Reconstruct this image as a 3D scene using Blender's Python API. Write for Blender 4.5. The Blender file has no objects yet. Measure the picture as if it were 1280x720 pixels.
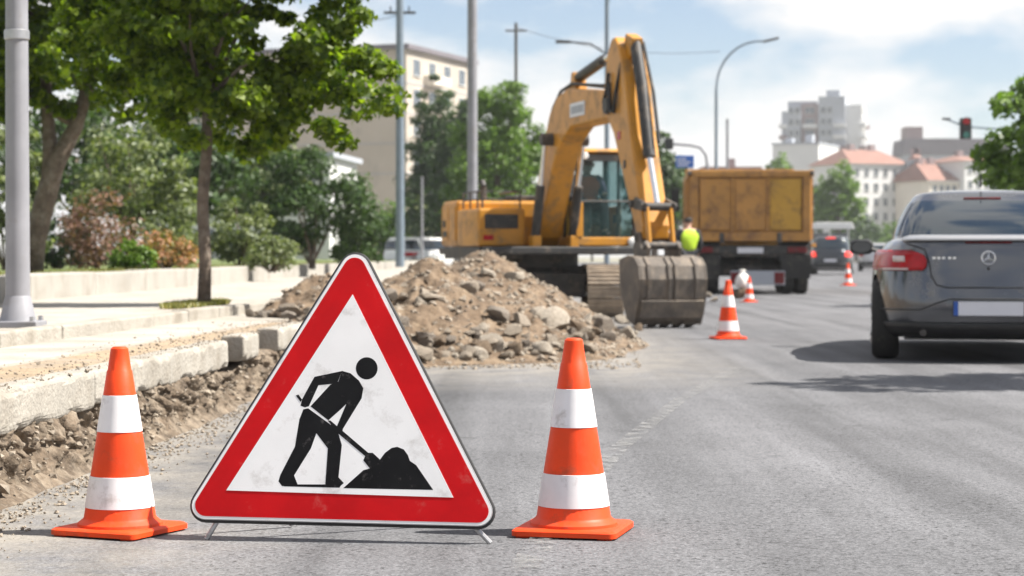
import bpy, bmesh, math, random
import numpy as np
from mathutils import Vector, Matrix, noise as mnoise

# ------------------------------------------------------------------ camera, sky, sun, exposure
SC = bpy.context.scene
COL = SC.collection
R = math.radians
FPX, HCAM, YH = 2560.0, 0.81, 320.0           # focal length in px of a 1280-wide frame, eye height, horizon row
PITCH = math.atan((360 - YH) / FPX)

cam_data = bpy.data.cameras.new("camera")
cam = bpy.data.objects.new("camera", cam_data)
COL.objects.link(cam)
cam.location = (0, 0, HCAM)
cam.rotation_euler = (R(90) - PITCH, 0, 0)
cam_data.sensor_width = 36
cam_data.lens = FPX / 1280 * 36
cam_data.clip_start = 0.1
cam_data.clip_end = 6000
cam_data.dof.use_dof = True
cam_data.dof.focus_distance = 5.95
cam_data.dof.aperture_fstop = 5.6
SC.camera = cam

SUN_EL, SUN_AZ = R(52), R(-2)                  # azimuth: from +X, turned towards +Y
sun_vec = Vector((math.cos(SUN_EL) * math.cos(SUN_AZ), math.cos(SUN_EL) * math.sin(SUN_AZ), math.sin(SUN_EL)))
world = bpy.data.worlds.new("World")
SC.world = world
world.use_nodes = True
nt = world.node_tree
nt.nodes.clear()
w_out = nt.nodes.new("ShaderNodeOutputWorld")
sky = nt.nodes.new("ShaderNodeTexSky")
sky.sky_type = 'NISHITA'
sky.sun_disc = False
sky.sun_elevation = SUN_EL
sky.sun_rotation = R(90) - SUN_AZ
sky.air_density = 1.0
sky.dust_density = 0.25
sky.ozone_density = 2.5
bg_sky = nt.nodes.new("ShaderNodeBackground")
bg_sky.inputs[1].default_value = 0.053
tint = nt.nodes.new("ShaderNodeMix"); tint.data_type = 'RGBA'; tint.blend_type = 'MULTIPLY'
tint.inputs[0].default_value = 1
tint.inputs[7].default_value = (0.99, 0.975, 1.03, 1)
nt.links.new(sky.outputs[0], tint.inputs[6])
nt.links.new(tint.outputs[2], bg_sky.inputs[0])
bg_cl = nt.nodes.new("ShaderNodeBackground")
bg_cl.inputs[1].default_value = 0.43
bg_cl.inputs[0].default_value = (1.0, 0.985, 0.97, 1)
tc = nt.nodes.new("ShaderNodeTexCoord")
mp = nt.nodes.new("ShaderNodeMapping")
mp.inputs['Scale'].default_value = (1, 1, 2.2)
mp.inputs['Location'].default_value = (2.049, 8.961, 4.182)
nt.links.new(tc.outputs['Generated'], mp.inputs[0])
nz = nt.nodes.new("ShaderNodeTexNoise")
nz.inputs['Scale'].default_value = 6.0
nz.inputs['Detail'].default_value = 7
nz.inputs['Roughness'].default_value = 0.52
nt.links.new(mp.outputs[0], nz.inputs['Vector'])
rmp = nt.nodes.new("ShaderNodeValToRGB")
rmp.color_ramp.elements[0].position = 0.43
rmp.color_ramp.elements[1].position = 0.54
rmp.color_ramp.elements[0].color = (0.08, 0.08, 0.08, 1)
nt.links.new(nz.outputs[0], rmp.inputs[0])
mx = nt.nodes.new("ShaderNodeMixShader")
nt.links.new(rmp.outputs[0], mx.inputs[0])
nt.links.new(bg_sky.outputs[0], mx.inputs[1])
nt.links.new(bg_cl.outputs[0], mx.inputs[2])
nt.links.new(mx.outputs[0], w_out.inputs[0])

sun_d = bpy.data.lights.new("sun", 'SUN')
sun_d.energy = 5.0
sun_d.angle = R(0.55)
sun_d.color = (1.0, 0.95, 0.87)
sun = bpy.data.objects.new("sun", sun_d)
COL.objects.link(sun)
sun.rotation_euler = (-sun_vec).to_track_quat('-Z', 'Y').to_euler()
sun.location = (30, 5, 40)

SC.view_settings.view_transform = 'Standard'
SC.view_settings.look = 'None'
SC.view_settings.gamma = 1
SC.view_settings.use_curve_mapping = False
SC.view_settings.exposure = 1.25
SC.render.engine = 'CYCLES'
SC.cycles.use_denoising = True
SC.cycles.max_bounces = 6
SC.cycles.transparent_max_bounces = 8

# ------------------------------------------------------------------ helpers
def ray(px, py):
    a, b = (px - 640) / FPX, (360 - py) / FPX
    c, s = math.cos(PITCH), math.sin(PITCH)
    return Vector((a, c + b * s, -s + b * c))

def gp(px, py, z=0.0):
    d = ray(px, py)
    t = (z - HCAM) / d.z
    return Vector((d.x * t, d.y * t, z))

def at(px, py, Y):
    d = ray(px, py)
    t = Y / d.y
    return Vector((d.x * t, Y, HCAM + d.z * t))

def tag(o, label=None, cat=None, group=None, kind=None):
    if label: o["label"] = label
    if cat: o["category"] = cat
    if group: o["group"] = group
    if kind: o["kind"] = kind
    return o

def thing(name, label, cat, loc=(0, 0, 0), rotz=0.0, group=None):
    o = bpy.data.objects.new(name, None)
    o.empty_display_size = 0.1
    COL.objects.link(o)
    o.location = loc
    o.rotation_euler = (0, 0, rotz)
    return tag(o, label, cat, group)

def copy_tree(o, parent=None):
    c = o.copy()
    COL.objects.link(c)
    c.parent = parent
    for ch in list(o.children):
        copy_tree(ch, c)
    return c

class MB:
    def __init__(s):
        s.v, s.f = [], []
    def add(s, vs, fs):
        b = len(s.v)
        s.v += [tuple(v) for v in vs]
        s.f += [tuple(b + i for i in f) for f in fs]
        return s
    def box(s, x0, x1, y0, y1, z0, z1, rot=None, piv=None):
        vs = [Vector((x, y, z)) for z in (z0, z1) for y in (y0, y1) for x in (x0, x1)]
        if rot is not None:
            p = Vector(piv) if piv is not None else Vector(((x0 + x1) / 2, (y0 + y1) / 2, (z0 + z1) / 2))
            vs = [rot @ (v - p) + p for v in vs]
        return s.add(vs, [(0, 2, 3, 1), (4, 5, 7, 6), (0, 1, 5, 4), (2, 6, 7, 3), (0, 4, 6, 2), (1, 3, 7, 5)])
    def prism(s, poly, a, b, axis='y'):
        """poly: list of 2-D points; y: (x,z) extruded along y; z: (x,y) along z; x: (y,z) along x."""
        n = len(poly)
        def mk(p, t):
            return {'y': (p[0], t, p[1]), 'z': (p[0], p[1], t), 'x': (t, p[0], p[1])}[axis]
        vs = [mk(p, a) for p in poly] + [mk(p, b) for p in poly]
        fs = [tuple(range(n)), tuple(range(2 * n - 1, n - 1, -1))]
        fs += [(i, n + i, n + (i + 1) % n, (i + 1) % n) for i in range(n)]
        return s.add(vs, fs)
    def tube(s, pts, rad, n=8, cap=True):
        pts = [Vector(p) for p in pts]
        if not hasattr(rad, '__len__'):
            rad = [rad] * len(pts)
        rings = []
        t0 = (pts[1] - pts[0]).normalized()
        ref = Vector((0, 0, 1)) if abs(t0.z) < 0.9 else Vector((1, 0, 0))
        nrm = t0.cross(ref).normalized()
        for i, p in enumerate(pts):
            if i == 0: t = pts[1] - p
            elif i == len(pts) - 1: t = p - pts[i - 1]
            else: t = pts[i + 1] - pts[i - 1]
            t = t.normalized()
            nrm = (nrm - t * nrm.dot(t))
            nrm = nrm.normalized() if nrm.length > 1e-6 else t.orthogonal().normalized()
            bn = t.cross(nrm)
            rings.append([p + (nrm * math.cos(2 * math.pi * k / n) + bn * math.sin(2 * math.pi * k / n)) * rad[i] for k in range(n)])
        vs = [v for r in rings for v in r]
        fs = []
        for i in range(len(pts) - 1):
            for k in range(n):
                fs.append((i * n + k, i * n + (k + 1) % n, (i + 1) * n + (k + 1) % n, (i + 1) * n + k))
        if cap:
            fs.append(tuple(range(n - 1, -1, -1)))
            fs.append(tuple(range((len(pts) - 1) * n, len(pts) * n)))
        return s.add(vs, fs)
    def lathe(s, prof, n=32, c=(0, 0, 0), axis='z', capends=True):
        """prof: (radius, height) list turned round an axis through c."""
        vs, fs = [], []
        for r, h in prof:
            for k in range(n):
                a = 2 * math.pi * k / n
                p = (r * math.cos(a), r * math.sin(a), h)
                if axis == 'y': p = (p[0], p[2], -p[1])
                if axis == 'x': p = (p[2], p[0], p[1])
                vs.append((p[0] + c[0], p[1] + c[1], p[2] + c[2]))
        for i in range(len(prof) - 1):
            for k in range(n):
                fs.append((i * n + k, i * n + (k + 1) % n, (i + 1) * n + (k + 1) % n, (i + 1) * n + k))
        if capends:
            fs.append(tuple(range(n - 1, -1, -1)))
            fs.append(tuple(range((len(prof) - 1) * n, len(prof) * n)))
        return s.add(vs, fs)
    def loft(s, rings, cap0=True, cap1=True):
        n = len(rings[0])
        vs = [v for r in rings for v in r]
        fs = []
        for i in range(len(rings) - 1):
            for k in range(n):
                fs.append((i * n + k, i * n + (k + 1) % n, (i + 1) * n + (k + 1) % n, (i + 1) * n + k))
        if cap0: fs.append(tuple(range(n - 1, -1, -1)))
        if cap1: fs.append(tuple(range((len(rings) - 1) * n, len(rings) * n)))
        return s.add(vs, fs)
    def grid(s, rows):
        m, n = len(rows), len(rows[0])
        vs = [v for r in rows for v in r]
        fs = [(i * n + k, i * n + k + 1, (i + 1) * n + k + 1, (i + 1) * n + k) for i in range(m - 1) for k in range(n - 1)]
        return s.add(vs, fs)
    def mesh(s, name, m, smooth=False, recalc=True):
        me = bpy.data.meshes.new(name)
        me.from_pydata(s.v, [], s.f)
        if recalc:
            bm = bmesh.new()
            bm.from_mesh(me)
            bmesh.ops.recalc_face_normals(bm, faces=bm.faces)
            bm.to_mesh(me)
            bm.free()
        if m: me.materials.append(m)
        if smooth:
            me.polygons.foreach_set('use_smooth', [True] * len(me.polygons))
            if smooth != 'all':
                me.set_sharp_from_angle(angle=R(38))
        me.update()
        return me
    def build(s, name, m, parent=None, smooth=False, bevel=0.0, recalc=True, solid=0.0):
        o = bpy.data.objects.new(name, s.mesh(name, m, smooth, recalc))
        COL.objects.link(o)
        o.parent = parent
        if solid:
            md = o.modifiers.new("solid", 'SOLIDIFY'); md.thickness = solid; md.offset = -1
        if bevel:
            md = o.modifiers.new("bevel", 'BEVEL'); md.width = bevel; md.segments = 2
            md.limit_method = 'ANGLE'; md.angle_limit = R(35)
        return o

def link_mesh(name, me, parent=None, loc=(0, 0, 0), rot=(0, 0, 0), scale=(1, 1, 1)):
    o = bpy.data.objects.new(name, me)
    COL.objects.link(o)
    o.parent = parent
    o.location, o.rotation_euler, o.scale = loc, rot, scale
    return o

# ------------------------------------------------------------------ materials
def _n(t, kind): return t.nodes.new(kind)

def mat(name, base, rough=0.6, metal=0.0, var=0.14, scale=6.0, bump=0.0, bscale=60.0, dirt=None, spec=0.5, coat=0.0,
        emit=None, estr=0.0, coords='Object', fine=0.0, fscale=300.0, transl=0.0):
    m = bpy.data.materials.new(name)
    m.use_nodes = True
    t = m.node_tree
    b = t.nodes["Principled BSDF"]
    b.inputs['Roughness'].default_value = rough
    b.inputs['Metallic'].default_value = metal
    b.inputs['Specular IOR Level'].default_value = spec
    b.inputs['Coat Weight'].default_value = coat
    b.inputs['Coat Roughness'].default_value = 0.06
    tcn = _n(t, "ShaderNodeTexCoord")
    oi = _n(t, "ShaderNodeObjectInfo")
    sc_ = _n(t, "ShaderNodeMath"); sc_.operation = 'MULTIPLY'; sc_.inputs[1].default_value = 37.0
    t.links.new(oi.outputs['Random'], sc_.inputs[0])
    ad = _n(t, "ShaderNodeVectorMath"); ad.operation = 'ADD'
    t.links.new(tcn.outputs[coords], ad.inputs[0]); t.links.new(sc_.outputs[0], ad.inputs[1])
    co = ad.outputs[0]
    n1 = _n(t, "ShaderNodeTexNoise")
    n1.inputs['Scale'].default_value = scale
    n1.inputs['Detail'].default_value = 5
    n1.inputs['Roughness'].default_value = 0.6
    t.links.new(co, n1.inputs['Vector'])
    ramp = _n(t, "ShaderNodeValToRGB")
    e = ramp.color_ramp.elements
    e[0].position, e[1].position = 0.3, 0.7
    e[0].color = tuple(max(0, c * (1 - var)) for c in base[:3]) + (1,)
    e[1].color = tuple(min(1, c * (1 + var)) for c in base[:3]) + (1,)
    t.links.new(n1.outputs[0], ramp.inputs[0])
    col = ramp.outputs[0]
    if fine:
        n4 = _n(t, "ShaderNodeTexNoise")
        n4.inputs['Scale'].default_value = fscale
        n4.inputs['Detail'].default_value = 2
        t.links.new(co, n4.inputs['Vector'])
        mr = _n(t, "ShaderNodeMapRange")
        mr.inputs[1].default_value, mr.inputs[2].default_value = 0.3, 0.7
        mr.inputs[3].default_value, mr.inputs[4].default_value = 1 - fine, 1 + fine
        t.links.new(n4.outputs[0], mr.inputs[0])
        mm = _n(t, "ShaderNodeMix"); mm.data_type = 'RGBA'; mm.blend_type = 'MULTIPLY'
        mm.inputs[0].default_value = 1
        t.links.new(col, mm.inputs[6]); t.links.new(mr.outputs[0], mm.inputs[7])
        col = mm.outputs[2]
    if dirt:
        dcol, damt, dscale = dirt
        n2 = _n(t, "ShaderNodeTexNoise")
        n2.inputs['Scale'].default_value = dscale
        n2.inputs['Detail'].default_value = 8
        n2.inputs['Roughness'].default_value = 0.68
        t.links.new(co, n2.inputs['Vector'])
        r2 = _n(t, "ShaderNodeValToRGB")
        r2.color_ramp.elements[0].position = 0.62 - 0.3 * damt
        r2.color_ramp.elements[1].position = 0.80 - 0.2 * damt
        t.links.new(n2.outputs[0], r2.inputs[0])
        mm = _n(t, "ShaderNodeMix"); mm.data_type = 'RGBA'
        t.links.new(r2.outputs[0], mm.inputs[0])
        t.links.new(col, mm.inputs[6])
        mm.inputs[7].default_value = tuple(dcol) + (1,)
        col = mm.outputs[2]
        rr = _n(t, "ShaderNodeMapRange")
        rr.inputs[3].default_value, rr.inputs[4].default_value = rough, max(rough, 0.75)
        t.links.new(r2.outputs[0], rr.inputs[0])
        t.links.new(rr.outputs[0], b.inputs['Roughness'])
    t.links.new(col, b.inputs['Base Color'])
    if bump:
        n3 = _n(t, "ShaderNodeTexNoise")
        n3.inputs['Scale'].default_value = bscale
        n3.inputs['Detail'].default_value = 6
        t.links.new(co, n3.inputs['Vector'])
        bn = _n(t, "ShaderNodeBump")
        bn.inputs['Strength'].default_value = bump
        bn.inputs['Distance'].default_value = 0.02
        t.links.new(n3.outputs[0], bn.inputs['Height'])
        t.links.new(bn.outputs[0], b.inputs['Normal'])
    if emit:
        b.inputs['Emission Color'].default_value = tuple(emit) + (1,)
        b.inputs['Emission Strength'].default_value = estr
    return m

def leaf_mat(name, c0, c1, transl=0.4):
    m = bpy.data.materials.new(name)
    m.use_nodes = True
    t = m.node_tree
    b = t.nodes["Principled BSDF"]
    b.inputs['Roughness'].default_value = 0.45
    b.inputs['Specular IOR Level'].default_value = 0.35
    g = _n(t, "ShaderNodeNewGeometry")
    ramp = _n(t, "ShaderNodeValToRGB")
    ramp.color_ramp.elements[0].color = tuple(c0) + (1,)
    ramp.color_ramp.elements[1].color = tuple(c1) + (1,)
    t.links.new(g.outputs['Random Per Island'], ramp.inputs[0])
    t.links.new(ramp.outputs[0], b.inputs['Base Color'])
    tr = _n(t, "ShaderNodeBsdfTranslucent")
    mm = _n(t, "ShaderNodeMix"); mm.data_type = 'RGBA'; mm.blend_type = 'MULTIPLY'
    mm.inputs[0].default_value = 1
    mm.inputs[7].default_value = (1.5, 1.7, 0.5, 1)
    t.links.new(ramp.outputs[0], mm.inputs[6])
    t.links.new(mm.outputs[2], tr.inputs[0])
    ms = _n(t, "ShaderNodeMixShader")
    ms.inputs[0].default_value = transl
    t.links.new(b.outputs[0], ms.inputs[1]); t.links.new(tr.outputs[0], ms.inputs[2])
    t.links.new(ms.outputs[0], t.nodes["Material Output"].inputs[0])
    return m

def asphalt_mat():
    m = bpy.data.materials.new("asphalt")
    m.use_nodes = True
    t = m.node_tree
    b = t.nodes["Principled BSDF"]
    b.inputs['Roughness'].default_value = 0.82
    b.inputs['Specular IOR Level'].default_value = 0.3
    co = _n(t, "ShaderNodeTexCoord").outputs['Object']
    def nz_(scale, detail, rough=0.6, vec=co):
        n = _n(t, "ShaderNodeTexNoise")
        n.inputs['Scale'].default_value = scale; n.inputs['Detail'].default_value = detail
        n.inputs['Roughness'].default_value = rough
        t.links.new(vec, n.inputs['Vector']); return n.outputs[0]
    def ramp_(src, p0, p1, c0, c1):
        r = _n(t, "ShaderNodeValToRGB")
        r.color_ramp.elements[0].position, r.color_ramp.elements[1].position = p0, p1
        r.color_ramp.elements[0].color, r.color_ramp.elements[1].color = c0, c1
        t.links.new(src, r.inputs[0]); return r.outputs[0]
    def mix_(a, bb, f, mode='MIX'):
        x = _n(t, "ShaderNodeMix"); x.data_type = 'RGBA'; x.blend_type = mode
        for s, v in ((0, f), (6, a), (7, bb)):
            if isinstance(v, (float, int)): x.inputs[s].default_value = v
            elif isinstance(v, tuple): x.inputs[s].default_value = v
            else: t.links.new(v, x.inputs[s])
        return x.outputs[2]
    g = lambda v, tint=(1, 1, 1): (v * tint[0], v * tint[1], v * tint[2], 1)
    # aggregate: pale and dark chips
    vor = _n(t, "ShaderNodeTexVoronoi"); vor.inputs['Scale'].default_value = 120
    t.links.new(co, vor.inputs['Vector'])
    chip = ramp_(vor.outputs['Color'], 0.1, 0.95, g(0.088, (.985, .99, 1.05)), g(0.185, (.985, .99, 1.05)))
    sp = ramp_(nz_(40, 5, 0.75), 0.38, 0.455, g(0.12), g(1.0))
    rgh = ramp_(nz_(1.9, 5, 0.65), 0.38, 0.56, g(0.15), g(1.0))
    col = mix_(chip, sp, rgh, 'MULTIPLY')
    sp2 = ramp_(nz_(140, 2, 0.6), 0.38, 0.62, g(0.80), g(1.16))
    col = mix_(col, sp2, 1.0, 'MULTIPLY')
    # streaks along the road and broad wear
    mpn = _n(t, "ShaderNodeMapping"); mpn.inputs['Rotation'].default_value = (0, 0, R(9)); mpn.inputs['Scale'].default_value = (1.6, 0.1, 1)
    t.links.new(co, mpn.inputs[0])
    streak = ramp_(nz_(1.3, 5, 0.6, mpn.outputs[0]), 0.3, 0.7, g(0.66), g(1.22))
    col = mix_(col, streak, 1.0, 'MULTIPLY')
    patch = ramp_(nz_(0.7, 6), 0.3, 0.7, g(0.86), g(1.12))
    col = mix_(col, patch, 1.0, 'MULTIPLY')
    # oil spots, scuffs and hairline cracks
    spot = ramp_(nz_(2.6, 7, 0.62), 0.28, 0.37, g(0.55), g(1.0))
    col = mix_(col, spot, 1.0, 'MULTIPLY')
    mp2 = _n(t, "ShaderNodeMapping"); mp2.inputs['Rotation'].default_value = (0, 0, R(7)); mp2.inputs['Scale'].default_value = (2.2, 0.05, 1)
    t.links.new(co, mp2.inputs[0])
    tyre = ramp_(nz_(1.0, 3, 0.5, mp2.outputs[0]), 0.50, 0.64, g(1.0), g(0.74))
    col = mix_(col, tyre, 1.0, 'MULTIPLY')
    wv = _n(t, "ShaderNodeVectorMath"); wv.operation = 'ADD'
    wn = _n(t, "ShaderNodeTexNoise"); wn.inputs['Scale'].default_value = 3.0; wn.inputs['Detail'].default_value = 5
    t.links.new(co, wn.inputs['Vector']); t.links.new(co, wv.inputs[0]); t.links.new(wn.outputs['Color'], wv.inputs[1])
    ck = _n(t, "ShaderNodeTexVoronoi"); ck.feature = 'DISTANCE_TO_EDGE'; ck.inputs['Scale'].default_value = 0.55
    t.links.new(wv.outputs[0], ck.inputs['Vector'])
    crack = ramp_(ck.outputs['Distance'], 0.002, 0.006, g(0.45), g(1.0))
    ckm = ramp_(nz_(0.5, 3), 0.5, 0.62, g(0.0), g(0.8))
    col = mix_(col, crack, ckm, 'MULTIPLY')
    # dust thrown off the dig lies along the kerb and round the heap
    sx = _n(t, "ShaderNodeSeparateXYZ"); t.links.new(co, sx.inputs[0])
    mr = _n(t, "ShaderNodeMapRange")
    mr.inputs[1].default_value, mr.inputs[2].default_value = -0.55, -1.75
    mr.inputs[3].default_value, mr.inputs[4].default_value = 0.0, 1.0
    t.links.new(sx.outputs[0], mr.inputs[0])
    my = _n(t, "ShaderNodeMapRange")
    my.inputs[1].default_value, my.inputs[2].default_value = 12.0, 15.5
    my.inputs[3].default_value, my.inputs[4].default_value = 0.0, 0.8
    t.links.new(sx.outputs[1], my.inputs[0])
    mxx = _n(t, "ShaderNodeMapRange")
    mxx.inputs[1].default_value, mxx.inputs[2].default_value = 1.9, 0.8
    mxx.inputs[3].default_value, mxx.inputs[4].default_value = 0.0, 1.0
    t.links.new(sx.outputs[0], mxx.inputs[0])
    mu = _n(t, "ShaderNodeMath"); mu.operation = 'MULTIPLY'
    t.links.new(my.outputs[0], mu.inputs[0]); t.links.new(mxx.outputs[0], mu.inputs[1])
    mxm = _n(t, "ShaderNodeMath"); mxm.operation = 'MAXIMUM'
    t.links.new(mr.outputs[0], mxm.inputs[0]); t.links.new(mu.outputs[0], mxm.inputs[1])
    dn = ramp_(nz_(3.0, 8, 0.7), 0.36, 0.60, g(0.12), g(1.0))
    md = _n(t, "ShaderNodeMath"); md.operation = 'MULTIPLY'
    t.links.new(mxm.outputs[0], md.inputs[0]); t.links.new(dn, md.inputs[1])
    dust = ramp_(nz_(60, 4), 0.3, 0.7, g(0.21, (1, .9, .76)), g(0.36, (1, .92, .8)))
    col = mix_(col, dust, md.outputs[0])
    t.links.new(col, b.inputs['Base Color'])
    bn = _n(t, "ShaderNodeBump"); bn.inputs['Strength'].default_value = 0.55; bn.inputs['Distance'].default_value = 0.006
    t.links.new(nz_(110, 4), bn.inputs['Height'])
    t.links.new(bn.outputs[0], b.inputs['Normal'])
    return m

def glass_mat(name, tint, rough=0.03, alpha=0.55):
    """Tinted window glass: part mirror, part see-through."""
    m = bpy.data.materials.new(name)
    m.use_nodes = True
    t = m.node_tree
    b = t.nodes["Principled BSDF"]
    b.inputs['Base Color'].default_value = tuple(tint) + (1,)
    b.inputs['Roughness'].default_value = rough
    b.inputs['Specular IOR Level'].default_value = 0.7
    tr = _n(t, "ShaderNodeBsdfTransparent")
    tr.inputs[0].default_value = tuple(min(1, c * 2.2 + 0.74) for c in tint) + (1,)
    ms = _n(t, "ShaderNodeMixShader"); ms.inputs[0].default_value = alpha
    t.links.new(tr.outputs[0], ms.inputs[1]); t.links.new(b.outputs[0], ms.inputs[2])
    t.links.new(ms.outputs[0], t.nodes["Material Output"].inputs[0])
    return m

DUST = (0.30, 0.25, 0.19)
M = {}
M['asphalt'] = asphalt_mat()
M['ground'] = mat("ground_earth", (0.20, 0.19, 0.14), 0.95, var=0.3, scale=0.4)
M['mark'] = None
M['concrete'] = mat("concrete", (0.34, 0.315, 0.28), 0.9, var=0.10, scale=3, bump=0.25, bscale=70, dirt=((0.24, 0.21, 0.17), 0.5, 2.2), fine=0.10, fscale=120)
M['kerb'] = mat("kerb_concrete", (0.30, 0.278, 0.242), 0.9, var=0.12, scale=5, bump=0.5, bscale=50, dirt=((0.20, 0.175, 0.14), 0.5, 3), fine=0.06, fscale=90)
M['sand'] = mat("sandy_paving", (0.29, 0.22, 0.145), 0.95, var=0.22, scale=4, bump=0.6, bscale=60, dirt=((0.25, 0.22, 0.19), 0.5, 2.5), fine=0.2, fscale=110)
M['wall'] = mat("retaining_concrete", (0.31, 0.295, 0.265), 0.9, var=0.12, scale=1.6, bump=0.2, bscale=40, dirt=((0.22, 0.195, 0.165), 0.45, 1.5))
M['soil'] = mat("soil", (0.118, 0.080, 0.050), 0.97, var=0.4, scale=5, bump=1.0, bscale=26, dirt=((0.205, 0.155, 0.105), 0.5, 5), fine=0.35, fscale=70, coords='Object')
M['bank'] = mat("dug_clay", (0.10, 0.074, 0.051), 0.97, var=0.45, scale=7, bump=1.0, bscale=30, dirt=((0.27, 0.22, 0.165), 0.5, 9), fine=0.3, fscale=70)
M['rock'] = mat("rock", (0.225, 0.188, 0.148), 0.92, var=0.25, scale=7, bump=0.7, bscale=18, dirt=((0.28, 0.235, 0.18), 0.5, 4), fine=0.2, fscale=60)
M['rock2'] = mat("rock_grey", (0.17, 0.145, 0.12), 0.92, var=0.3, scale=6, bump=0.7, bscale=15, dirt=((0.15, 0.12, 0.09), 0.5, 4), fine=0.2, fscale=60)
M['rock3'] = mat("rock_pale", (0.30, 0.262, 0.215), 0.92, var=0.22, scale=6, bump=0.7, bscale=18, dirt=((0.2, 0.16, 0.115), 0.45, 5), fine=0.15, fscale=60)
M['clod'] = mat("clay_clod", (0.135, 0.095, 0.062), 0.95, var=0.35, scale=8, bump=0.9, bscale=22, dirt=((0.22, 0.17, 0.12), 0.5, 6), fine=0.25, fscale=60)
M['turf'] = mat("turf", (0.10, 0.13, 0.035), 0.95, var=0.4, scale=3, bump=0.8, bscale=40)
M['orange'] = mat("cone_orange", (0.74, 0.055, 0.006), 0.5, var=0.10, scale=9, bump=0.05, bscale=30, dirt=((0.22, 0.075, 0.04), 0.27, 7), spec=0.3)
M['band'] = mat("cone_white_band", (0.74, 0.72, 0.73), 0.45, var=0.06, scale=14, dirt=((0.36, 0.32, 0.29), 0.22, 10))
M['sign_red'] = mat("sign_red", (0.50, 0.003, 0.006), 0.5, var=0.16, scale=6, dirt=((0.46, 0.10, 0.09), 0.08, 12), spec=0.15)
M['sign_white'] = mat("sign_white", (0.80, 0.79, 0.79), 0.42, var=0.05, scale=5, dirt=((0.45, 0.42, 0.40), 0.27, 8), spec=0.3)
M['sign_black'] = mat("sign_black", (0.008, 0.008, 0.009), 0.6, spec=0.12, var=0.3, scale=10, dirt=((0.12, 0.11, 0.11), 0.12, 30))
M['steel'] = mat("galvanised", (0.42, 0.42, 0.43), 0.42, 0.8, var=0.15, scale=10, dirt=((0.2, 0.18, 0.16), 0.2, 15))
M['black_edge'] = mat("black_rubber", (0.02, 0.02, 0.021), 0.6, var=0.3)
M['yellow'] = mat("machine_yellow", (0.50, 0.215, 0.010), 0.48, var=0.13, scale=3, dirt=((0.17, 0.11, 0.055), 0.42, 4.0), coat=0.1)
M['blackpaint'] = mat("machine_black", (0.025, 0.024, 0.024), 0.55, var=0.3, dirt=((0.16, 0.13, 0.10), 0.3, 5))
M['dark'] = mat("dark_metal", (0.055, 0.05, 0.047), 0.6, 0.3, var=0.3, scale=8, dirt=((0.2, 0.16, 0.12), 0.35, 6))
M['chrome'] = mat("cylinder_rod", (0.75, 0.75, 0.76), 0.18, 0.95, var=0.05)
M['bucket'] = mat("bucket_steel", (0.115, 0.098, 0.083), 0.72, 0.15, var=0.25, scale=4, bump=0.3, bscale=35, dirt=((0.23, 0.185, 0.14), 0.5, 5))
M['track'] = mat("track_steel", (0.30, 0.245, 0.19), 0.8, 0.1, var=0.2, scale=8, bump=0.4, bscale=40, dirt=((0.40, 0.32, 0.24), 0.55, 8))
M['cabglass'] = glass_mat("cab_glass", (0.02, 0.06, 0.06), alpha=0.22)
M['truck_body'] = mat("tipper_orange", (0.41, 0.20, 0.045), 0.62, var=0.14, scale=1.6, bump=0.15, bscale=12, dirt=((0.14, 0.07, 0.035), 0.5, 2.6))
M['truck_body2'] = mat("tipper_yellow", (0.47, 0.26, 0.03), 0.6, var=0.10, scale=1.6, dirt=((0.17, 0.09, 0.035), 0.42, 3.0))
M['rubber'] = mat("tyre_rubber", (0.022, 0.021, 0.02), 0.85, var=0.25, dirt=((0.09, 0.08, 0.065), 0.25, 6))
M['carpaint'] = mat("grey_car_paint", (0.105, 0.11, 0.122), 0.22, 0.7, var=0.05, scale=2, dirt=((0.20, 0.18, 0.15), 0.12, 3), coat=0.7)
M['carglass'] = mat("dark_car_glass", (0.012, 0.02, 0.028), 0.04, 0, var=0.2, scale=1, spec=0.8)
M['blackplastic'] = mat("black_plastic", (0.016, 0.016, 0.017), 0.5, var=0.2)
M['redlens'] = mat("red_lens", (0.36, 0.004, 0.008), 0.25, var=0.3, scale=14, spec=0.35)
M['darkred'] = mat("dull_red_lens", (0.13, 0.006, 0.008), 0.35, var=0.3, scale=14, spec=0.3, dirt=((0.06, 0.04, 0.035), 0.4, 6))
M['palelens'] = mat("pale_lens", (0.55, 0.45, 0.42), 0.15, var=0.15, scale=20, coat=0.6)
M['brakelit'] = mat("lit_brake_lamp", (0.5, 0.01, 0.01), 0.2, emit=(1.0, 0.06, 0.03), estr=0.7)
M['amber'] = mat("amber_lens", (0.75, 0.33, 0.03), 0.2)
M['plate'] = mat("plate_white", (0.62, 0.62, 0.66), 0.4, var=0.04)
M['plateblue'] = mat("plate_blue", (0.02, 0.09, 0.38), 0.4, var=0.1)
M['suvpaint'] = mat("dark_suv_paint", (0.025, 0.03, 0.038), 0.3, 0.4, var=0.05, coat=0.7)
M['silver'] = mat("silver_paint", (0.45, 0.45, 0.46), 0.3, 0.6, var=0.05, coat=0.6)
M['whitepaint'] = mat("white_paint", (0.76, 0.76, 0.75), 0.35, var=0.04, coat=0.4)
M['pole'] = mat("pole_grey", (0.23, 0.23, 0.25), 0.6, 0.1, var=0.12, scale=4, dirt=((0.2, 0.18, 0.16), 0.25, 5))
M['pole_dark'] = mat("pole_dark", (0.07, 0.065, 0.06), 0.7, var=0.2)
M['pole_blue'] = mat("pole_bluegrey", (0.17, 0.21, 0.25), 0.5, 0.3, var=0.1)
M['bark'] = mat("bark", (0.125, 0.095, 0.072), 0.95, var=0.4, scale=9, bump=1.0, bscale=30, dirt=((0.22, 0.19, 0.155), 0.45, 8))
M['vest'] = mat("hi_vis_yellow", (0.40, 0.58, 0.02), 0.7, var=0.08, emit=(0.55, 0.8, 0.02), estr=0.0)
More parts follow.
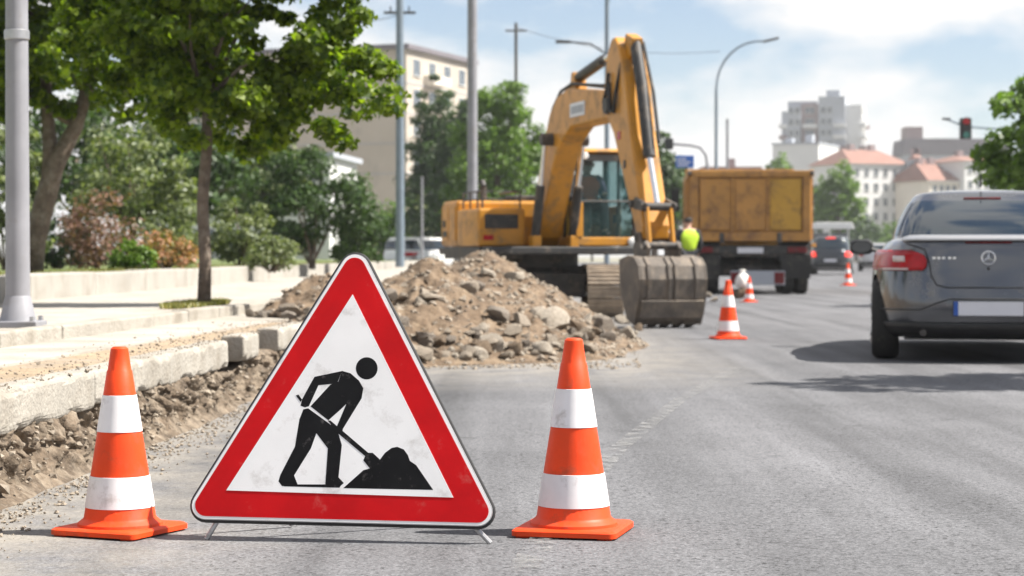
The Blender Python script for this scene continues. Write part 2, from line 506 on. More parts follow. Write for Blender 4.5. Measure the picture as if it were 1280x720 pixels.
M['vest_o'] = mat("hi_vis_orange", (0.85, 0.16, 0.02), 0.7, var=0.1)
M['cloth_dark'] = mat("dark_cloth", (0.02, 0.021, 0.026), 0.9, var=0.3)
M['cloth_violet'] = mat("violet_cloth", (0.16, 0.10, 0.17), 0.9, var=0.2)
M['skin'] = mat("skin", (0.42, 0.24, 0.17), 0.6, var=0.08)
M['hair'] = mat("dark_hair", (0.02, 0.015, 0.012), 0.7, var=0.3, bump=0.6, bscale=90)
M['sack'] = mat("white_sack", (0.68, 0.66, 0.63), 0.7, var=0.08, bump=0.6, bscale=14)
M['bluesign'] = mat("blue_sign", (0.02, 0.11, 0.42), 0.4, var=0.08)
M['win'] = mat("window_glass", (0.06, 0.075, 0.095), 0.08, var=0.4, scale=0.35, spec=0.7, coords='Object')
M['frame'] = mat("window_frame", (0.62, 0.62, 0.60), 0.6)
M['b_beige'] = mat("facade_beige", (0.42, 0.37, 0.31), 0.9, var=0.06, scale=0.3, dirt=((0.34, 0.30, 0.26), 0.3, 0.5))
M['b_white'] = mat("facade_white", (0.60, 0.60, 0.60), 0.9, var=0.05, scale=0.3)
M['b_cream'] = mat("facade_cream", (0.62, 0.57, 0.50), 0.9, var=0.05, scale=0.3)
M['b_grey'] = mat("facade_grey", (0.34, 0.36, 0.40), 0.9, var=0.06, scale=0.2)
M['b_brown'] = mat("facade_brown", (0.25, 0.19, 0.19), 0.9, var=0.08, scale=0.2)
M['b_roof'] = mat("roof_red", (0.235, 0.125, 0.098), 0.9, var=0.14, scale=0.6)
M['b_roofdark'] = mat("roof_dark", (0.15, 0.135, 0.15), 0.9, var=0.12, scale=0.4)
M['canvas'] = mat("canvas_white", (0.66, 0.66, 0.65), 0.8, var=0.05)
L_MAPLE = leaf_mat("maple_leaves", (0.024, 0.056, 0.005), (0.20, 0.265, 0.02), 0.53)
L_DARK = leaf_mat("dark_leaves", (0.020, 0.045, 0.012), (0.06, 0.105, 0.024), 0.25)
L_GREY = leaf_mat("greyish_leaves", (0.05, 0.075, 0.035), (0.23, 0.26, 0.12), 0.35)
L_MID = leaf_mat("mid_leaves", (0.05, 0.10, 0.015), (0.15, 0.24, 0.035), 0.35)
L_RED = leaf_mat("reddish_leaves", (0.11, 0.055, 0.05), (0.24, 0.14, 0.10), 0.25)
L_FLOWER = leaf_mat("flowering_leaves", (0.10, 0.13, 0.03), (0.48, 0.22, 0.15), 0.3)
L_GRASS = leaf_mat("grass_blades", (0.12, 0.14, 0.03), (0.28, 0.24, 0.09), 0.3)

# ------------------------------------------------------------------ setting: ground, road, pavements
def sheet(name, rows, m, label=None, parent=None, kind='structure'):
    o = MB().grid(rows).build(name, m, parent)
    if kind: tag(o, kind=kind)
    return o

g = sheet('ground', [[(-900, -90, -0.06), (1100, -90, -0.06)], [(-900, 1450, -0.06), (1100, 1450, -0.06)]], M['ground'])
YS = [-8, 0, 10, 20, 40, 80, 130, 190, 260]
road_right = lambda y: 7.5 + max(0, y - 10) * 0.19
sheet('road', [[(-4.4, y, 0), (road_right(y) * 0.5, y, 0), (road_right(y), y, 0)] for y in YS], M['asphalt'])
rp = sheet('pavement_right', [[(road_right(y), y, -0.05), (road_right(y), y, 0.12), (road_right(y) + 0.15, y, 0.125), (road_right(y) + 5, y, 0.125), (road_right(y) + 5.02, y, -0.05)] for y in YS], M['concrete'])

# worn lane line on the asphalt
def worn_white():
    m = mat("worn_road_paint", (0.30, 0.297, 0.29), 0.8, var=0.12, scale=12)
    t = m.node_tree
    b = t.nodes["Principled BSDF"]
    out = t.nodes["Material Output"]
    co = _n(t, "ShaderNodeTexCoord").outputs['Object']
    n = _n(t, "ShaderNodeTexNoise"); n.inputs['Scale'].default_value = 9; n.inputs['Detail'].default_value = 9; n.inputs['Roughness'].default_value = 0.75
    t.links.new(co, n.inputs['Vector'])
    r = _n(t, "ShaderNodeValToRGB"); r.color_ramp.elements[0].position = 0.46; r.color_ramp.elements[1].position = 0.78
    t.links.new(n.outputs[0], r.inputs[0])
    tr = _n(t, "ShaderNodeBsdfTransparent")
    ms = _n(t, "ShaderNodeMixShader")
    t.links.new(r.outputs[0], ms.inputs[0]); t.links.new(tr.outputs[0], ms.inputs[1]); t.links.new(b.outputs[0], ms.inputs[2])
    t.links.new(ms.outputs[0], out.inputs[0])
    return m
M['mark'] = worn_white()
mk_pts = [gp(x, y) for x, y in ((650, 716), (720, 620), (772, 562), (850, 500), (925, 459))]
rows = []
for i, p in enumerate(mk_pts):
    d = (mk_pts[min(i + 1, 4)] - mk_pts[max(i - 1, 0)]).normalized()
    n = Vector((d.y, -d.x, 0)) * 0.042
    rows.append([(p - n + Vector((0, 0, 0.004))), (p + n + Vector((0, 0, 0.004)))])
sheet('road_marking', rows, M['mark'])

# raised pavement beside the dig, in three bands
ZP, ZP2 = 0.36, 0.425
K0, K1 = gp(0, 489, ZP), gp(284, 425, ZP)
kdir = (K1 - K0).normalized()
def kx(y):                                   # front line of the kerb
    return K0.x + (y - K0.y) * kdir.x / kdir.y
Q0, Q1 = gp(0, 435, ZP), gp(310, 392, ZP)
def qx(y):                                   # line of the low inner kerb
    return Q0.x + (y - Q0.y) * (Q1.x - Q0.x) / (Q1.y - Q0.y)
qx2 = lambda y: qx(y) if y < 17 else qx(17)
def wx(y):                                   # face of the garden wall
    return -4.15 + (y - 16.6) * 0.0135
sy = [-6, 0, 5, 8, 11, 14.2]
sheet('pavement', [[(kx(y) - 0.50, y, -0.05), (kx(y) - 0.50, y, ZP - 0.07), (kx(y) - 0.138, y, ZP - 0.07), (kx(y) - 0.138, y, ZP - 0.012), (kx(y) - 0.62, y, ZP - 0.008), (-4.3, y, ZP - 0.008), (-4.32, y, -0.05)] for y in sy], M['sand'])
W0, W1 = gp(0, 457, ZP), gp(300, 408, ZP)
w_in = lambda y: W0.x + (y - W0.y) * (W1.x - W0.x) / (W1.y - W0.y)
sheet('pavement_slab', [[(min(w_in(y), kx(y) - 0.16), y, ZP - 0.02), (min(w_in(y), kx(y) - 0.16), y, ZP), (qx(y) - 0.1, y, ZP)] for y in sy + [16.8]], M['concrete'])
sy2 = [-6, 0, 5, 8, 11, 14, 17, 22, 30, 50, 88]
sheet('walkway', [[(qx2(y) - 0.12, y, -0.05), (qx2(y) - 0.12, y, ZP2), (-4.4, y, ZP2)] for y in sy2], M['concrete'])
sheet('garden_ground', [[(wx(y) - 0.24, y, 0.595), (-30, y, 0.66)] for y in sy2 + [130]], M['turf'])

# kerb of single stones; the last ones by the dig are missing
random.seed(4)
kerb = bpy.data.objects.new('kerb', None); COL.objects.link(kerb); tag(kerb, kind='structure')
def stones(par, fx, y0, y1, ln, z0, z1, depth, skip=()):
    y, i = y0, 0
    while y < y1:
        l = ln * random.uniform(0.93, 1.05)
        if i not in skip:
            a = math.atan2(fx(y + l) - fx(y), l)
            o = MB().box(-depth, 0, 0.006, l - 0.006, z0 + random.uniform(-.012, .008), z1 + random.uniform(-.006, .006)).build('kerb_stone', M['kerb'], par, bevel=0.012)
            o.location = (fx(y) + random.uniform(-.006, .006), y, 0)
            o.rotation_euler = (random.uniform(-.006, .006), random.uniform(-.012, .012), -a)
        y += l; i += 1
def ky(px):                                  # where the kerb line crosses a picture column
    f = (px - 640) / FPX; m_ = kdir.x / kdir.y
    return (K0.x - K0.y * m_) / (f - m_)
ends = [-4.0, -1.9, 0.1, 2.05, 4.0, 5.95, ky(118), ky(213), ky(286)]
for ya, yb in list(zip(ends[:-1], ends[1:])) + [(ky(305), ky(324)), (ky(347), ky(347) + 1.3)]:
    o = MB().box(-0.14, 0, 0.005, yb - ya - 0.005, 0.212 + random.uniform(-.012, .006), ZP + random.uniform(-.004, .004)).build('kerb_stone', M['kerb'], kerb, bevel=0.014)
    o.location = (kx(ya) + random.uniform(-.006, .006), ya, 0)
    o.rotation_euler = (0, random.uniform(-.01, .01), -math.atan2(kdir.x, kdir.y))
def wear(o, amp=.012):
    bm = bmesh.new(); bm.from_mesh(o.data)
    bmesh.ops.subdivide_edges(bm, edges=[e for e in bm.edges if e.calc_length() > .5], cuts=24, use_grid_fill=True)
    bmesh.ops.subdivide_edges(bm, edges=[e for e in bm.edges if .1 < e.calc_length() < .5], cuts=4, use_grid_fill=True)
    xs = [v.co.x for v in bm.verts]; zs = [v.co.z for v in bm.verts]
    for v in bm.verts:
        ex = min(max(xs) - v.co.x, v.co.x - min(xs)); ez = min(max(zs) - v.co.z, v.co.z - min(zs))
        p = v.co + o.location
        n = mnoise.fractal(p * 6, 1, 2, 4)
        if ex < .004 and ez < .004:
            c = max(0, n) * amp * 2.2 + .003
            v.co.x -= c if v.co.x > -.07 else -c; v.co.z -= c if v.co.z > (max(zs) + min(zs)) / 2 else -c
        else:
            v.co += Vector((n * .003, 0, n * .002))
    bm.to_mesh(o.data); bm.free()
for o in kerb.children: wear(o)
inner = bpy.data.objects.new('kerb_inner', None); COL.objects.link(inner); tag(inner, kind='structure')
stones(inner, qx2, 4.0, 26, 1.0, 0.25, ZP2 + 0.012, 0.13)

# garden wall of cast panels
wall = thing('garden_wall', 'low pale concrete retaining wall in front of the garden shrubs', 'wall', (0, 0, 0))
y = 2.0
while y < 90:
    l = 2.6
    o = MB().box(-0.25, 0, 0.008, l - 0.008, 0.2, 0.65 + random.uniform(-.006, .006)).build('wall_panel', M['wall'], wall, bevel=0.015)
    o.location = (wx(y), y, 0); o.rotation_euler = (0, 0, -math.atan(0.0135))
    y += l

# ------------------------------------------------------------------ dug edge, heap and stones
def fbm(x, y, z, oct=4):
    return mnoise.fractal(Vector((x, y, z)), 1.0, 2.0, oct)

PROF = [(-.15, .235), (-.05, .232), (.005, .215), (.022, .17), (.034, .125), (.044, .08), (.056, .035), (.085, .002), (.13, -.02)]
def bank_pt(y, s):
    q = s * (len(PROF) - 1); i = min(int(q), len(PROF) - 2); f = q - i
    (xa, za), (xb, zb) = PROF[i], PROF[i + 1]
    bulge = 1 + 0.45 * fbm(0, y * 1.3, 4)                   # the face runs in and out
    return kx(y) + (xa + (xb - xa) * f) * (max(.5, bulge) if xa >= 0 else 1), za + (zb - za) * f
rows = []
NU, NV = 900, 44
GAPY = ky(297)
for i in range(NU):
    y = 3.0 + i * (16.0 - 3.0) / (NU - 1)
    r = []
    for j in range(NV):
        s = j / (NV - 1)
        x, z = bank_pt(y, s)
        e = math.sin(math.pi * min(1, max(0, (s - .12) / .75)))
        d = mnoise.ridged_multi_fractal(Vector((x * 6, y * 6, z * 9)), 0.8, 2.2, 5, 1.0, 2.0) - 1.1
        d2 = mnoise.cell(Vector((y * 9, z * 14, x * 8))) - .5
        fis = mnoise.ridged_multi_fractal(Vector((2.5, y * 7 + z * 2.5, z * 2.2)), 0.85, 2.2, 4, 1.0, 2.0) - 1.1
        vd = mnoise.voronoi(Vector((x * 20, y * 20, z * 24)))[0]
        vl = .5 - vd[0]
        hol = max(0, fbm(1.5, y * 3.1, z * 3 + 2, 3) - .12) * (1 if .15 < s < .6 else .4)
        x += e * (.040 * vl - .17 * hol - 0.05 * max(0, d + .15) - 0.05 * max(0, d2) - 0.12 * max(0, fis + .1) + .028 * fbm(x * 15, y * 15, z * 9))
        z += e * (.02 * vl + 0.014 * d + 0.010 * fbm(x * 20, y * 20, 5))
        gap = math.exp(-((y - GAPY) / 0.42) ** 2)          # hollow below the missing stone
        x -= gap * 0.22 * (1 - s) * e
        z -= gap * 0.10 * (1 - s)
        if s > .9: z = min(z, .010)
        r.append((x, y, z))
    rows.append(r)
o = MB().grid(rows).build('earth_bank', M['bank'], None, smooth='all', recalc=False)
tag(o, 'rough dug earth bank below the pale kerb', 'earth bank')
bx = lambda y: kx(y) + .30

CONES = [(-0.72, 17.5, 1.45, 2.3, 0.74), (-0.28, 20.4, 1.32, 3.2, 0.85), (-1.45, 15.9, 0.95, 1.7, 0.68), (0.40, 19.0, .80, 2.2, 0.27), (0.0, 17.2, 0.9, 1.7, 0.33)]
def heap(x, y, detail=True):
    h = 0.0
    for cx, cy, rx, ry, hh in CONES:
        r = math.sqrt(((x - cx) / rx) ** 2 + ((y - cy) / ry) ** 2)
        r = math.sqrt(r * r + 0.012) - 0.08
        h = max(h, hh * (1 - r))
    if h <= 0: return -0.05
    e = min(1, h / 0.25)
    if detail:
        h += e * (0.06 * fbm(x * 2.2, y * 1.6, 1, 5) + 0.045 * (mnoise.ridged_multi_fractal(Vector((x * 5, y * 4, 7)), 0.9, 2.1, 4, 1.0, 2.0) - 1))
    return h
rows = []
for i in range(230):
    y = 13.9 + i * 10.8 / 229
    rows.append([(-2.6 + j * 4.4 / 199, y, heap(-2.6 + j * 4.4 / 199, y)) for j in range(200)])
o = MB().grid(rows).build('earth_heap', M['soil'], None, smooth='all', recalc=False)
tag(o, 'long heap of dug brown soil in front of the excavator', 'soil heap')

rng = np.random.default_rng(11)
rock_meshes = []
for k in range(9):
    bm = bmesh.new()
    bmesh.ops.create_icosphere(bm, subdivisions=2, radius=1)
    off = Vector((k * 7.3, k * 3.1, 2))
    pl = [(Vector(rng.normal(size=3)).normalized(), rng.uniform(0.42, 0.78)) for _ in range(9)]
    for v in bm.verts:
        p = v.co.copy()
        for nrm, dd in pl:
            e = p.dot(nrm) - dd
            if e > 0: p -= nrm * e * 0.97
        p *= 1.12 + 0.14 * mnoise.noise(p * 1.7 + off) + 0.05 * mnoise.noise(p * 4 + off)
        v.co = Vector((p.x * (1 + 0.25 * (k % 3 == 0)), p.y, p.z * (0.72 + 0.06 * (k % 4))))
    me = bpy.data.meshes.new('rock')
    bm.to_mesh(me); bm.free()
    me.materials.append((M['rock'], M['rock'], M['rock2'], M['rock3'], M['rock'], M['clod'], M['rock2'], M['rock3'], M['clod'])[k])
    me.polygons.foreach_set('use_smooth', [True] * len(me.polygons))
    me.set_sharp_from_angle(angle=R(30))
    rock_meshes.append(me)

def surf_at(px, py, ya=12.5, yb=26):
    Y = ya
    while Y < yb:
        p = at(px, py, Y)
        if p.z <= max(heap(p.x, p.y, False), 0.0): return p
        Y += 0.04
    return None

def put_rock(p, r, k, label, group):
    o = link_mesh('rock', rock_meshes[k % 9], None, (p.x, p.y, p.z + r * 0.38), (rng.uniform(-.5, .5), rng.uniform(-.5, .5), rng.uniform(0, 6.28)), (r * rng.uniform(.9, 1.2), r * rng.uniform(.85, 1.1), r * rng.uniform(.85, 1.1)))
    return tag(o, label, 'rock', group)
BIG = [(540, 377, 13, 'round pale boulder lying high on the soil heap'),
       (690, 407, 18, 'large dark shaded boulder at the right foot of the heap'),
       (623, 395, 12, 'smooth oval stone beside a second stone midway down the heap'),
       (650, 404, 11, 'broad tan stone between the oval stone and the dark boulder'),
       (720, 412, 13, 'flat topped pale stone next to the large dark boulder'),
       (677, 438, 13, 'pale angular stone at the foot of the heap on asphalt'),
       (600, 440, 15, 'wide cracked stone at the front foot of the heap'),
       (735, 437, 10, 'small pale stone just behind the traffic cone tip'),
       (640, 418, 11, 'blocky brown stone above the stones at the heap foot'),
       (756, 410, 13, 'dull brown stone half buried near the crawler track')]
for i, (px, py, rp_, lab) in enumerate(BIG):
    p = surf_at(px, py + 3) or gp(px, py + 5)
    put_rock(p, 1.25 * rp_ * p.y / FPX, [1, 3, 2, 4, 5, 7, 8, 1, 4, 6][i], lab, 'large stones on the soil heap')
n_r = 0
tries = 0
while n_r < 190 and tries < 3000:
    tries += 1
    band = rng.random()
    if band < 0.5:
        px = rng.uniform(500, 800); py = 452 - max(0, px - 640) * 0.2 - abs(rng.normal()) * 16
    elif band < 0.72:
        px = rng.uniform(312, 440); py = 418 - (px - 312) * 0.30 * rng.random() - rng.uniform(0, 12)
    else:
        px = rng.uniform(470, 760); py = rng.uniform(345, 440)
    p = surf_at(px, py)
    if p is None: continue
    if p.x < kx(p.y) and p.z < ZP: p.z = ZP
    r = float(np.clip(rng.lognormal(1.93, 0.45), 3.2, 16)) * p.y / FPX
    lab = 'rough lump of earth and stone at the pavement end of the heap' if band >= 0.5 and band < 0.72 else ('loose brown stone along the foot of the soil heap' if band < 0.5 else 'loose brown stone lying on the flank of the soil heap')
    put_rock(p, r, int(rng.integers(9)), lab, 'stones at the pavement end of the heap' if lab.startswith('rough') else ('stones along the foot of the heap' if 'foot' in lab else 'stones on the flank of the heap'))
    n_r += 1
for px, py, rr in ((884, 372, 6), (892, 377, 5), (888, 366, 5), (880, 362, 6), (774, 447, 4), (795, 418, 5)):
    p = gp(px, py); put_rock(p, rr * p.y / FPX, px, 'loose stone on the asphalt by the digger bucket', 'stones by the bucket')

# gravel and crumbs: too many to count
def crumbs(name, pts, sizes, m, label, cat):
    o6 = np.array([(1, 0, 0), (-1, 0, 0), (0, 1, 0), (0, -1, 0), (0, 0, 1), (0, 0, -1)], float)
    f8 = np.array([(0, 2, 4), (2, 1, 4), (1, 3, 4), (3, 0, 4), (2, 0, 5), (1, 2, 5), (3, 1, 5), (0, 3, 5)])
    n = len(pts)
    A = rng.normal(size=(n, 3, 3)); Q = np.linalg.qr(A)[0]
    V = (o6[None] * rng.uniform(0.6, 1.2, (n, 6, 1))) @ Q
    V = V * np.asarray(sizes)[:, None, None] * np.array([1, 1, 0.7]) + np.asarray(pts)[:, None, :]
    Fc = (f8[None] + (np.arange(n) * 6)[:, None, None]).reshape(-1, 3)
    me = bpy.data.meshes.new(name)
    me.from_pydata(V.reshape(-1, 3).tolist(), [], Fc.tolist())
    me.materials.append(m)
    return tag(link_mesh(name, me), label, cat, None, 'stuff')
pts, szs = [], []
for _ in range(2600):                        # along the foot of the bank
    y = rng.uniform(4.5, 14); d = abs(rng.normal()) * 0.13
    pts.append((kx(y) + .09 + d * .9 + rng.normal() * 0.03, y, 0.004)); szs.append(min(0.018, rng.lognormal(-5.4, 0.55)))
for _ in range(450):                         # on the bank
    y = rng.uniform(4.5, 14); s_ = rng.uniform(.25, .8)
    x, z = bank_pt(y, s_)
    pts.append((x + rng.normal() * .012, y, z + rng.normal() * .01)); szs.append(min(0.03, rng.lognormal(-4.6, 0.5)))
for _ in range(1500):                        # spilled on the pavement edge
    y = rng.uniform(5, 14.5)
    pts.append((kx(y) - abs(rng.normal()) * .22, y, ZP + .002)); szs.append(min(0.014, rng.lognormal(-5.6, 0.6)))
crumbs('bank_gravel', pts, szs, M['rock'], 'loose gravel and crumbs along the dug bank', 'gravel')
pts, szs = [], []
for _ in range(5200):
    x, y = rng.uniform(-2.3, 1.6), rng.uniform(14.6, 23)
    h = heap(x, y)
    if h < -0.02:
        if rng.random() < 0.45 or x < -1.4 or x > 0.75 or y > 18.5: continue
        h = 0.003
    pts.append((x, y, h)); szs.append(min(0.06, rng.lognormal(-3.75, 0.45)) if h > 0.01 else min(0.03, rng.lognormal(-4.4, 0.5)))
for _ in range(900):                         # spilled between heap and bucket
    p = gp(rng.uniform(540, 800), rng.uniform(425, 460))
    pts.append((p.x, p.y, 0.003)); szs.append(min(0.025, rng.lognormal(-4.7, 0.5)))
crumbs('heap_gravel', pts, szs, M['rock'], 'small stones and clods strewn over the heap', 'gravel')

# ------------------------------------------------------------------ foliage
def leaf_mesh(name, P, N, size, m, lobed=False):
    """P centres, N facing directions; one folded leaf blade at each."""
    n = len(P)
    T = rng.normal(size=(n, 3)); N = N / np.linalg.norm(N, axis=1, keepdims=True)
    T -= N * (T * N).sum(1, keepdims=True); T /= np.linalg.norm(T, axis=1, keepdims=True)
    Bv = np.cross(N, T)
    s = (size * rng.uniform(0.65, 1.3, n))[:, None]
    if lobed:
        uv = [(-0.5, 0, 0), (-0.15, 0.5, .10), (0.12, 0.24, 0.02), (0.55, 0, -.06), (0.12, -0.24, .02), (-0.15, -0.5, .10)]
        fq = np.array([(0, 3, 2, 1), (0, 5, 4, 3)])
    else:
        uv = [(-0.5, 0, 0), (0, 0.27, .09), (0.55, 0, -.04), (0, -0.27, .09)]
        fq = np.array([(0, 1, 2, 3)])
    k = len(uv)
    V = np.stack([P + T * u * s + Bv * v * s + N * w * s for u, v, w in uv], 1).reshape(-1, 3)
    Fc = (fq[None] + (np.arange(n) * k)[:, None, None]).reshape(-1, 4)
    me = bpy.data.meshes.new(name)
    me.vertices.add(len(V)); me.vertices.foreach_set('co', V.ravel())
    me.loops.add(Fc.size); me.loops.foreach_set('vertex_index', Fc.ravel().astype(np.int32))
    me.polygons.add(len(Fc)); me.polygons.foreach_set('loop_start', np.arange(0, Fc.size, 4, dtype=np.int32))
    me.update(calc_edges=True); me.validate()
    me.materials.append(m)
    return me

def crown_points(ells, n, clump=0.22, nclump=40):
    """Leaves gathered in clumps that fill a set of ellipsoids unevenly; returns points and outward directions."""
    vol = np.array([e[1][0] * e[1][1] * e[1][2] for e in ells]); vol = vol / vol.sum()
    P, N, C = [], [], []
    for (c, r), w in zip(ells, vol):
        c, r = np.array(c, float), np.array(r, float)
        nc = max(6, int(nclump * w * len(ells) / max(1, len(ells) * 0.8)))
        d = rng.normal(size=(nc, 3)); d /= np.linalg.norm(d, axis=1, keepdims=True)
        rad = rng.uniform(0.25, 1.0, (nc, 1)) ** 0.5
        cc = c + d * rad * r
        C += list(cc)
        m = int(n * w)
        idx = rng.integers(nc, size=m)
        off = rng.normal(size=(m, 3))
        off /= np.linalg.norm(off, axis=1, keepdims=True)
        off *= rng.uniform(0.15, 1.0, (m, 1)) ** 0.6
        cr = clump * rng.uniform(0.6, 1.35, (nc, 1))[idx]
        p = cc[idx] + off * cr * np.array([1.15, 1.15, 0.75])
        P.append(p)
        out = off * 0.7 + (p - c) / r * 0.4 + np.array([0, 0, 0.45]) + rng.normal(size=(m, 3)) * 0.62
        N.append(out)
    return np.concatenate(P), np.concatenate(N), C

def tree(name, label, cat, base, trunk, ells, leaf, n, m, clump=0.25, nclump=45, group=None, limbs=10, lobed=False, crown='crown', tr0=0.06):
    """trunk: list of (dx, dy, dz, r) relative to base."""
    t = thing(name, label, cat, base, 0, group)
    P, N, C = crown_points(ells, n, clump, nclump)
    if trunk:
        mb = MB()
        mb.tube([(a, b, c) for a, b, c, r in trunk], [r for *_, r in trunk], 10)
        top = Vector(trunk[-1][:3]); rt = trunk[-1][3]
        mid = Vector(trunk[-2][:3])
        for c in random.sample(C, min(limbs, len(C))):
            c = Vector(c)
            s = mid.lerp(top, random.uniform(0.35, 1.0))
            if c.z < s.z: s = mid
            m1 = s.lerp(c, 0.5) + Vector((random.uniform(-.08, .08), random.uniform(-.08, .08), 0.10 * (c - s).length))
            mb.tube([s, m1, c], [rt * 0.62, rt * 0.4, rt * 0.12], 6, cap=False)
        mb.build('trunk', M['bark'], t, smooth='all')
    o = link_mesh(crown, leaf_mesh(crown, P, N, leaf, m, lobed), t)
    return t

random.seed(7)
# street tree on the pavement
b = gp(255, 382, ZP2)
tree('street_tree', 'slim young maple tree standing in a grass patch on the pavement', 'tree', b,
     [(0, 0, 0, .055), (0.01, 0, .35, .048), (-.01, 0, .8, .046), (.02, .02, 1.2, .044), (.03, 0, 1.75, .036)],
     [((.35, 0, 2.15), (1.1, 1.0, .75)), ((.95, -.1, 1.62), (.62, .6, .44)), ((.1, .1, 1.45), (.62, .6, .36)), ((.55, 0, 2.8), (1.0, .9, .6)), ((-.45, .2, 2.3), (.75, .8, .6))],
     .064, 31000, L_MAPLE, clump=.135, nclump=240, limbs=9, lobed=True)
# big leaning tree behind the wall
b = Vector((at(38, 336, 21).x, 21, 0.58))
tree('leaning_tree', 'large tree with thick leaning forked trunk behind the garden wall', 'tree', b,
     [(0, 0, 0, .125), (.05, 0, .4, .112), (.18, 0, .9, .108), (.25, 0, 1.15, .10), (.46, .02, 1.55, .078), (.68, .1, 2.3, .055)],
     [((.3, 0, 2.45), (1.6, 1.3, .75)), ((-.8, 0, 2.2), (1.0, 1.0, .8)), ((1.15, -.2, 2.1), (.85, .8, .55)), ((.2, 0, 3.3), (1.8, 1.4, .7))],
     .080, 34000, L_MAPLE, clump=.175, nclump=250, limbs=8, lobed=True)
mb = MB().tube([(.19, 0, .95), (.20, .03, 1.3), (.17, .05, 1.7), (.12, .1, 2.4)], [.09, .08, .066, .05], 9)
mb.build('branch', M['bark'], bpy.data.objects['leaning_tree'], smooth='all')

def shrub(label, px, Y, z0, w, h, leaf, n, m, name='shrub', group='shrubs behind the garden wall', stems=7, clump=None, depth=None):
    x = at(px, 300, Y).x
    dpt = depth or w * 0.8
    ells = [((0, 0, h * .55), (w * .5, dpt * .5, h * .42)), ((-w * .22, 0, h * .35), (w * .32, dpt * .4, h * .3)), ((w * .25, 0, h * .38), (w * .3, dpt * .4, h * .32)), ((random.uniform(-.15, .15) * w, 0, h * .85), (w * .2, dpt * .2, h * .2))]
    t = thing(name, label, 'shrub', (x, Y, z0), 0, group)
    P, N, C = crown_points(ells, n, clump or w * 0.13, 46)
    mb = MB()
    for c in random.sample(C, stems):
        mb.tube([(random.uniform(-.05, .05), random.uniform(-.05, .05), -.03), (c[0] * .45, c[1] * .45, c[2] * .55), c], [.022, .016, .006], 6, cap=False)
    mb.build('stem', M['bark'], t, smooth='all')
    link_mesh('foliage', leaf_mesh('foliage', P, N, leaf, m), t)
    return t
GZ = 0.6
shrub('loose purplish grey shrub with bare stems behind the garden wall', 125, 27, GZ, 1.05, 1.05, .06, 2400, L_RED, clump=.19)
shrub('low bush with pink and orange blooms behind the wall', 205, 26, GZ, .75, .50, .06, 2200, L_FLOWER)
shrub('small yellow green bush beside the blooming bush', 165, 25, GZ, .55, .40, .055, 1600, L_MID)
shrub('tall pale grey green shrub behind the leaning tree', 165, 33, GZ, 1.9, 2.4, .10, 5200, L_GREY)
shrub('pale leafy shrub at the picture side of the lamp post', 8, 30, GZ, 1.3, 2.2, .10, 3600, L_GREY)
shrub('dense dark green bush, broadest of the row behind the wall', 390, 38, GZ, 2.3, 2.25, .10, 9000, L_DARK, stems=12)
shrub('grey green feathery bush standing behind the street tree', 300, 34, GZ, 1.1, 1.15, .08, 3400, L_GREY)
shrub('upright dark bush next to the parked white van', 452, 42, GZ, 1.1, 1.35, .10, 3400, L_DARK)
shrub('small tan and green bush low against the wall', 340, 31, GZ, .8, .5, .06, 2000, L_GREY)
shrub('blue green young conifer behind the blooming bush', 232, 36, GZ, .9, 1.25, .08, 2800, L_GREY)
shrub('dark round bush tucked behind the purplish shrub', 70, 33, GZ, 1.2, .9, .08, 2800, L_DARK)
shrub('light green bush behind the parked cars and lamp post', 478, 108, .0, 4.2, 3.6, .26, 3600, L_MID)
shrub('olive bush between the parked cars and the digger', 530, 115, .0, 4.6, 4.2, .28, 3600, L_GREY)

def bgtree(label, px, ptop, Y, w, m, leaf, n, zb=0.3, name='tree', frac=0.75, group='trees in the background', clump=None, shape='round'):
    top = at(px, ptop, Y).z - zb
    x = at(px, 300, Y).x
    ch = top * frac
    zc = top - ch / 2
    if shape == 'cone':
        ells = [((0, 0, zc - ch * .25), (w * .5, w * .5, ch * .28)), ((0, 0, zc), (w * .4, w * .4, ch * .28)), ((0, 0, zc + ch * .25), (w * .24, w * .24, ch * .26))]
    else:
        ells = [((0, 0, zc), (w * .45, w * .45, ch * .40)), ((-w * .24, 0, zc - ch * .12), (w * .28, w * .3, ch * .28)), ((w * .24, 0, zc - ch * .05), (w * .27, w * .3, ch * .3)), ((w * .05, 0, zc + ch * .28), (w * .26, w * .26, ch * .2))]
    tr = 0.03 * top
    return tree(name, label, 'tree', (x, Y, zb), [(0, 0, 0, tr), (0, 0, top * .3, tr * .8), (0, 0, top * .62, tr * .5)], ells, leaf, n, m, clump=clump or w * .10, nclump=170, group=group, limbs=6)
bgtree('tall dark green tree in front of the beige apartment block', 550, 80, 105, 4.6, L_DARK, .24, 13000, shape='cone', frac=.9, clump=.42)
bgtree('bright green tree behind the digger engine cover', 622, 90, 85, 4.6, L_MID, .21, 14000, frac=.9, clump=.40)
bgtree('mid green tree between the dark tree and the bright one', 588, 105, 98, 4.2, L_DARK, .24, 9000, frac=.9)
bgtree('shadowy dark tree filling the gap behind the street tree', 215, 130, 48, 3.8, L_DARK, .2, 6000)
bgtree('dark tree behind the white house and lamp post', 95, 110, 55, 4.6, L_DARK, .22, 5000)
bgtree('tall sunlit grey green tree behind the street tree crown', 330, 150, 58, 2.6, L_GREY, .2, 4200)
bgtree('dark tree beside the blue sign behind the truck body', 818, 160, 110, 3.6, L_DARK, .34, 4200)
bgtree('leafy tree right of the digger arm behind the blue sign', 845, 205, 130, 3.0, L_MID, .34, 2200)
bgtree('round tree showing above the truck body', 972, 188, 220, 5.2, L_MID, .5, 2200)
bgtree('broad light green tree in front of the white houses', 1048, 200, 190, 4.9, L_MID, .42, 4000, zb=0)
bgtree('small green tree between truck and light green tree', 1015, 225, 210, 3.4, L_DARK, .45, 1800, zb=0)
x = 8.0
